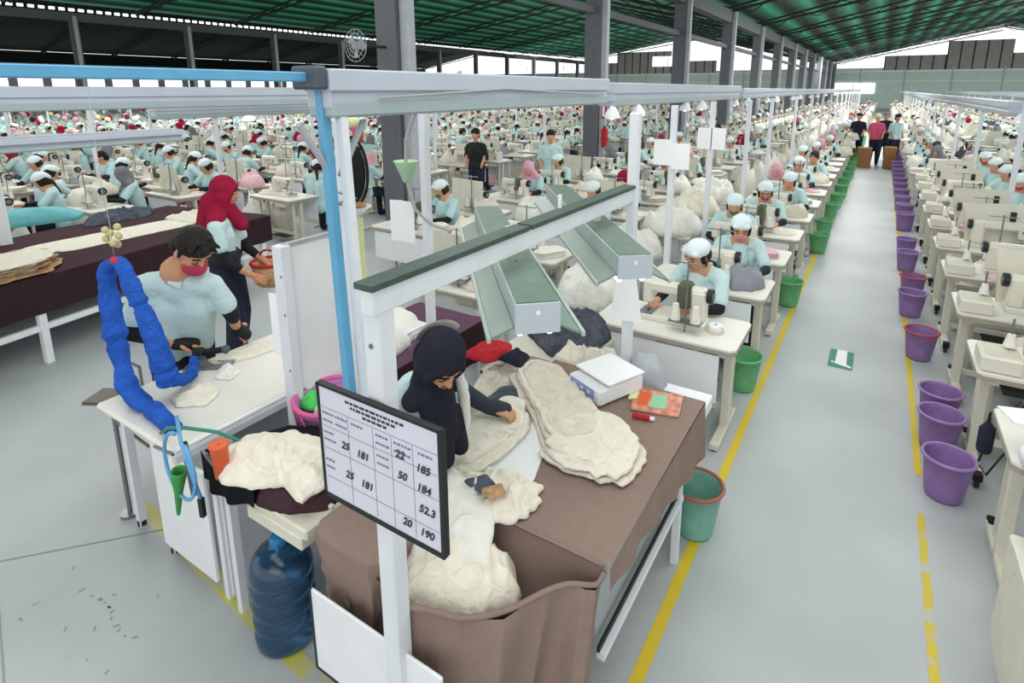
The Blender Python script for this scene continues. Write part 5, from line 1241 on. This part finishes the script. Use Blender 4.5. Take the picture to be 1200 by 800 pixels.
# ------------------------------------------------------------------ rows right of the aisle
YR = [2.55, 3.35] + [4.33 + 1.08 * k for k in range(70)]
RN = ['lowest at the frame edge', 'second at the frame edge'] + ORD
random.seed(12)
for k in range(11):
    y = YR[k]; x = 1.17 if k > 1 else 1.19
    nm = 'right of the aisle, %s' % (RN[k] if k < 2 else RN[k] + ' in line')
    if k < 10:
        put(TABR, (x, y, 0), 0, 'cream sewing table on black casters ' + nm)
        put(MACO if k % 3 != 1 else MAC, (x + .02, y, .75), PI, ('white shielded overlock machine ' if k % 3 != 1 else 'plain white sewing machine ') + nm)
    if k >= 2:
        if k % 2 == 0: inst('garment_pile', mePI[(k + 2) % 9], (x - .12, y - .18, .752), k, 'cream garment pieces on the table ' + nm, 'fabric pile', sc=.6)
        b = MB(); b.box((0, 0, .05), (.20, .26, .10), 'machine', r=.012); b.box((0, 0, .101), (.16, .22, .004), 'cream2'); b.cyl((.05, .05, .1), (.05, .05, .30), .006, 'steel', n=6); b.cyl((.05, .05, .12), (.05, .05, .2), .035, 'cloth_white', r1=.02)
        tag(b.build('control_box', None, (x - .40 + (.26 if k % 2 == 0 else 0) * 0, y - .12, .752)), 'cream control box with thread cone on the table ' + nm, 'control box')
        tag(crumple(MB(), [(x - .05 + .26 * math.cos(a), y + .54 + .2 * math.sin(a)) for a in [2 * PI * j / 9 for j in range(9)]], .50, .34, 140 + k, ['cloth_cream', 'cloth_white', 'cloth_cream2', 'cloth_mix'][k % 4], sc=8, base=.5, p=3, nr=14, na=40).build('garment_pile'), 'garment heap on the bench behind the table ' + nm, 'fabric pile')
        b = MB(); b.box((x - .05, y + .54, .485), (.6, .42, .03), 'cream')
        for sx in (-.27, .27): b.box((x - .05 + sx, y + .54, .24), (.03, .36, .48), 'cream2')
        tag(b.build('bench'), 'cream bench behind the table ' + nm, 'bench')
        s_ = [7, 0, 6, 4, 1, 0, 5, 2, 0, 1, 2][k]
        inst('person', meP[s_], (x + .62, y + .42, 0), -.7, 'worker, %s, ' % STY_TXT[s_] + nm, 'person')
t = thing('oil_bottle', 'dark navy squeeze bottle hung at the end of a sewing table right of the aisle', 'bottle', (.66, 3.55, .62))
b = MB(); b.lathe((0, 0, -.10), [(.002, 0), (.03, .0), (.036, .02), (.036, .13), (.012, .17), (.003, .17)], 'jeans', 16); b.build('body', t); b = MB(); b.cyl((0, 0, .065), (0, 0, .13), .010, 'black', r1=.005); b.build('nozzle', t)
b = MB(); pts = [(.84, 3.88, .70), (.75, 3.92, .45), (.72, 3.96, .22), (.78, 4.02, .12), (.88, 4.1, .30), (.92, 4.12, .66)]
b.tube(pts, .006, 'dark', 6); tag(b.build('cable'), 'thin dark cable looping beside the casters right of the aisle', 'cable')
b = MB(); b.box((0, 0, 0), (.20, .15, .008), 'paper', rz=.3); b.box((0, 0, -.06), (.012, .012, .12), 'steel'); tag(b.build('paper_tray', None, (.74, 3.2, .93)), 'white printed sheet on a tray at the right frame edge', 'paper')
b = MB(); b.lathe((0, 0, 0), [(.004, 0), (.07, 0), (.09, .06), (.08, .09), (.03, .1), (.004, .1)], 'white', 16); tag(b.build('bowl', None, (.78, 3.08, .75)), 'rounded white cover sitting on the table at the right frame edge', 'cover')
b = MB(); b.box((.66, 2.45, .40), (.06, .5, .50), 'cream', r=.01); b.box((.64, 2.4, .66), (.05, .3, .06), 'cream'); b.cyl((.63, 2.5, .62), (.62, 2.5, .62), .012, 'steel'); tag(b.build('machine_stand'), 'tall cream machine stand at the bottom right corner', 'stand')
# orange strap and teal cloth at the right
b = MB(); b.tube([(1.2, 8.2, 1.02), (1.5, 8.0, 1.04), (2.2, 7.7, 1.0)], .02, 'cloth_orange', 8); tag(b.build('hose'), 'orange strap stretched across the right rows', 'strap')

# ------------------------------------------------------------------ the crowded field of stations
random.seed(21)
ST = []
def station(x, y, rz, zone): ST.append((math.hypot(x, y), x, y, rz, zone))
for k in range(10, 75): station(-1.14, YL[k], 0, 'La')
for cx in (-3.05, -4.75):
    for k in range(8, 72): station(cx + random.uniform(-.06, .06), 3.75 + 1.12 * k, 0, 'La')
for i in range(24):
    cx = -8.0 - 1.42 * i - (0.2 if i % 2 else 0)
    for k in range(66):
        y = 2.2 + 1.12 * k + (i % 3) * .3
        if cx > -9.5 and y < 4.7: continue
        if i == 0 and y < 5: continue
        station(cx + random.uniform(-.12, .12), y + random.uniform(-.08, .08), 0 if i % 2 else PI, 'Lh')
for i, cx in enumerate((1.17, 3.0, 4.85, 6.7, 8.55, 10.4, 12.25)):
    for k in range(9 if i == 0 else 0, 68):
        y = YR[2] + 1.08 * k
        station(cx + random.uniform(-.05, .05), y, 0 if i % 2 == 0 else PI, 'R')
ST = [s for s in ST if in_view((s[1], s[2], .9), 30)]
# keep a few gaps where the photo shows walkways
ST = [s for s in ST if not (-7.4 < s[1] < -5.7) and not (abs(s[1] + 43) < .9)]
ST.sort()
NI = 265
random.seed(5)
ZT = {'La': 'far rows left of the aisle', 'Lh': 'rows of the left hall', 'R': 'far rows right of the aisle'}
def low_person(kind):
    b = MB(); hd = ['cap', 'cap', 'hair', 'hijab_red', 'hijab_pink', 'hijab_grey', 'cap', 'cloth_yellow'][kind]
    b.cyl((0, .08, .5), (0, 0, 1.0), .17, 'shirt_far', r1=.13, n=7); b.ball((0, -.1, 1.2), (.10, .11, .12), hd, 8); b.ball((0, -.16, 1.17), (.07, .07, .08), 'skin', 6)
    for q in (-1, 1): b.cyl((q * .18, 0, .95), (q * .2, -.2, .8), .05, 'shirt_far', n=5); b.cyl((q * .2, -.2, .8), (q * .1, -.38, .8), .04, 'sleeve_black', n=5)
    b.cyl((0, .08, .5), (0, -.3, .45), .15, 'jeans', n=6); return b
def low_machine():
    b = MB(); b.box((0, 0, .02), (.46, .18, .05), 'machine'); b.box((.17, 0, .15), (.11, .11, .24), 'machine'); b.box((0, 0, .25), (.46, .09, .09), 'machine'); b.box((-.2, 0, .18), (.08, .09, .18), 'machine')
    b.cyl((.23, 0, .235), (.27, 0, .235), .05, 'dark', n=8); b.cyl((.19, -.16, .05), (.19, -.16, .2), .036, 'cloth_white', r1=.02, n=6); b.box((.12, -.16, .26), (.015, .015, .5), 'steel'); return b
def low_table():
    b = MB(); b.box((0, 0, .73), (1.02, .56, .04), 'tabletop')
    for s in (-1, 1): b.box((s * .42, 0, .36), (.06, .06, .7), 'cream'); b.box((s * .42, 0, .03), (.06, .5, .05), 'cream')
    return b
def low_pile(k, m_):
    b = MB(); random.seed(k); po = [((.24 + .06 * random.random()) * math.cos(2 * PI * j / 7), (.2 + .06 * random.random()) * math.sin(2 * PI * j / 7)) for j in range(7)]
    crumple(b, po, 0, .24 + .14 * random.random(), k, m_, sc=9, nr=6, na=16, edge=.2, base=.5, p=3); return b
LP = [low_person(k) for k in range(8)]; LM = low_machine(); LT = low_table(); LPI = [low_pile(k, m_) for k, m_ in enumerate(('cloth_cream', 'cloth_white', 'cloth_cream2', 'cloth_white', 'hijab_pink', 'cloth_denim', 'cloth_cream'))]
random.seed(77)
BULK = {'table': MB(), 'machine': MB(), 'person': MB(), 'pile': MB()}
npers = npile = 0
for n_, (d, x, y, rz, zone) in enumerate(ST):
    T = Matrix.Translation(V((x, y, 0))) @ Matrix.Rotation(rz, 4, 'Z')
    has_p = random.random() < .72; s_ = random.choice([0, 0, 1, 1, 2, 3, 4, 5, 6, 7, 0, 0]); pk = random.randrange(9)
    px, py = random.uniform(-.15, .15), .50 + random.uniform(-.05, .1); pr = random.uniform(-.5, .5); pilex = random.choice([-.34, .34])
    if n_ < NI:
        w = T @ V((px, py, 0)); q = T @ V((pilex, -.03, .752))
        inst('sewing_table', meTR if zone == 'R' else meTL, (x, y, 0), rz, 'cream sewing table in the ' + ZT[zone], 'sewing table', 'sewing tables in the ' + ZT[zone])
        mk = random.choice([meM, meM, meMO, meMP]); kind = {id(meM): 'plain white sewing machine', id(meMO): 'white sewing machine with tall shield', id(meMP): 'white sewing machine with olive pouch'}[id(mk)]
        inst('sewing_machine', mk, (x, y, .75), rz + (PI if zone == 'R' else 0), '%s in the %s' % (kind, ZT[zone]), 'sewing machine', kind + 's in the ' + ZT[zone])
        if not (-2 < x < 2): BULK['pile'].join(LPI[random.randrange(7)], T @ Matrix.Translation(V((.72, random.uniform(-.3, .3), 0))) @ Matrix.Diagonal((1.1, 1.1, 3.3, 1)))
        if has_p: inst('person', meP[s_], tuple(w), rz + pr, 'seated worker, %s, in the %s' % (STY_TXT[s_], ZT[zone]), 'person', 'workers in %s in the %s' % (STY_TXT[s_], ZT[zone])); npers += 1
        inst('garment_pile', mePI[pk], tuple(q), pr, 'pale garment pile on a table in the ' + ZT[zone], 'fabric pile', 'garment piles in the ' + ZT[zone], sc=1.15)
    else:
        BULK['table'].join(LT, T); BULK['machine'].join(LM, T @ Matrix.Translation(V((0, 0, .75))))
        if has_p: BULK['person'].join(LP[random.randrange(8)], T @ Matrix.Translation(V((px, py, 0))) @ Matrix.Rotation(pr, 4, 'Z'))
        BULK['pile'].join(LPI[random.randrange(7)], T @ Matrix.Translation(V((pilex, 0, .75))))
        if not (-2 < x < 2) and random.random() < .7: BULK['pile'].join(LPI[random.randrange(4)], T @ Matrix.Translation(V((.75, .2, 0))) @ Matrix.Diagonal((1.1, 1.1, 3.3, 1)))
for k, (nm, lab) in {'table': ('sewing_tables', 'mass of distant sewing tables filling the far factory floor'), 'machine': ('sewing_machines', 'mass of distant white sewing machines on the far factory floor'), 'person': ('seated_workers', 'crowd of distant pale blue shirted workers on the far factory floor'), 'pile': ('garment_piles', 'distant cream garment heaps over the far factory floor')}.items():
    tag(BULK[k].build(nm), lab, nm.replace('_', ' ')[:-1], kind='stuff')

# standing people: aisle end and left walkway
def standing(label, loc, rz, style, vox=.02, name='person', shirt='shirt_far'):
    hd = V((0, -.03, 1.52)); R = lathe_frame((0, -1, -.2), (0, -.1, 1)); nk = V((0, 0, 1.37)); sR = V((-.17, 0, 1.29)); sL = V((.17, 0, 1.29)); pel = V((0, .01, .88))
    P = [('skin', head_prims(hd, R) + [('c', hd, nk, .05, .05)] + [('c', V((q * .2, -.02, 1.1)), V((q * .17, -.14, .88)), .037, .03) for q in (-1, 1)]), (shirt, torso_prims(nk, pel, sL, sR, .105, .12) + [('c', V((q * .17, 0, 1.29)), V((q * .22, -.0, 1.08)), .058, .055) for q in (-1, 1)]),
         ('jeans', [('c', pel + V((q * .08, 0, 0)), V((q * .09, 0, .48)), .11, .08) for q in (-1, 1)] + [('c', V((q * .09, 0, .48)), V((q * .1, .02, .07)), .08, .055) for q in (-1, 1)] + [('c', V((q * .1, .03, .04)), V((q * .1, -.09, .035)), .04, .035) for q in (-1, 1)]),
         (style, [ell(hd + R @ V((0, -.02, .05)), R, .094, .102, .085), ell(hd + R @ V((0, -.05, -.02)), R, .085, .06, .09)])]
    vs, fs, mi, mats = [], [], [], []
    for m_, pr in P:
        me = remesh(pr, vox, m_, 2, 'x'); o = len(vs); mats.append(m_); vs += [tuple(v.co) for v in me.vertices]; fs += [tuple(i + o for i in p.vertices) for p in me.polygons]; mi += [len(mats) - 1] * len(me.polygons); bpy.data.meshes.remove(me)
    me = bpy.data.meshes.new('person'); me.from_pydata(vs, [], fs)
    for k in mats: me.materials.append(MATS[k])
    me.polygons.foreach_set('material_index', mi); me.polygons.foreach_set('use_smooth', [True] * len(fs)); me.update()
    return inst(name, me, loc, rz, label, 'person')
standing('woman with long dark hair standing in the left walkway before the grey column', (-5.4, 9.6, 0), .5, 'hair')
standing('worker in dark clothes sitting back near the first grey column walkway', (-6.9, 9.2, 0), .2, 'hair', shirt='black')
standing('worker in red top and yellow scarf standing at the far end of the aisle', (-.08, 21.5, 0), 0, 'cloth_yellow', shirt='cloth_pink')
standing('worker in pale blue leaning over the boxes at the far aisle end', (.45, 21.9, 0), .6, 'hair')
standing('worker in dark green standing at the left of the far aisle end', (-.62, 22.3, 0), -.3, 'hair', shirt='jeans')
standing('tall worker in grey behind the boxes at the far aisle end', (.15, 23.4, 0), 0, 'hijab_grey', shirt='black')
for x, y, w, h_, lab in ((-.33, 20.8, .40, .62, 'brown carton at the left of the far aisle end'), (.36, 20.9, .34, .66, 'brown carton at the right of the far aisle end')):
    b = MB(); b.box((0, 0, h_ / 2), (w, .4, h_), 'cardboard', r=.01); b.box((0, 0, h_ + .001), (.05, .4, .003), 'straw'); tag(b.build('carton', None, (x, y, 0)), lab, 'carton')
# side tables and purple bins in the left walkway
for k, (x, y) in enumerate([(-5.9, 7.0), (-6.0, 8.4), (-5.6, 11.0)]):
    put(BP['purple'], (x, y, 0), 0, ['magenta-purple bin under the table left of the walkway', 'purple bin second along the left walkway', 'purple bin by the fire point column'][k])
b = MB(); b.cyl((0, 0, 0), (0, 0, .45), .08, 'cloth_red', n=14); b.cyl((0, 0, .45), (0, 0, .52), .03, 'dark', n=8); tag(b.build('fire_extinguisher', None, (-5.83, 13.1, 1.0)), 'red fire extinguisher on the second grey column', 'extinguisher')
b = MB(); b.box((0, 0, 0), (.12, .05, .5), 'cloth_red'); b.box((0, -.03, 0), (.06, .02, .4), 'white'); tag(b.build('safety_sign', None, (-5.86, 13.1, 1.95)), 'narrow red sign above the extinguisher on the second grey column', 'sign')
for pr_ in list(BP.values()) + [TABL, TABR, MAC, MACP, MACO, ST_] + list(det.values()): kill(pr_)

# ------------------------------------------------------------------ light
w = bpy.data.worlds.new('w'); scene.world = w; w.use_nodes = True
w.node_tree.nodes['Background'].inputs[0].default_value = (1, 1, 1, 1); w.node_tree.nodes['Background'].inputs[1].default_value = 1.0
def area(x, y, z, sx, sy, e, rot=(0, 0, 0)):  # fill lights added inside the hall to brighten it, not real roof openings
    l = bpy.data.lights.new('fill_light', 'AREA'); l.shape = 'RECTANGLE'; l.size = sx; l.size_y = sy; l.energy = e; l.color = (1, .99, .98)
    o = bpy.data.objects.new('fill_light', l); COL.objects.link(o); o.location = (x, y, z); o.rotation_euler = rot
for x, y in ((-1, 2), (-1, 11), (-10, 4), (-12, 14)): area(x, y, 5.4, 6, 6, 200)
for x, y in ((11, 18), (-24, 12), (11, 38), (-24, 32), (-24, 55), (11, 60)): area(x, y, 8.9, 8, 14, 1900)
for x, y in ((-1, 30), (-1, 50)): area(x, y, 6.3, 3, 14, 900)
for x in (-30, 3):
    area(x, 66, 5.0, 24, 3, 900, (math.radians(86), 0, 0))  # added fill aimed at the end wall to brighten it
area(1.5, -3.5, 4.6, 6, 3, 70, (math.radians(50), 0, 0))
scene.view_settings.view_transform = 'Standard'
scene.view_settings.look = 'None'
scene.view_settings.exposure = 0.38
scene.cycles.max_bounces = 6
scene.cycles.use_denoising = True
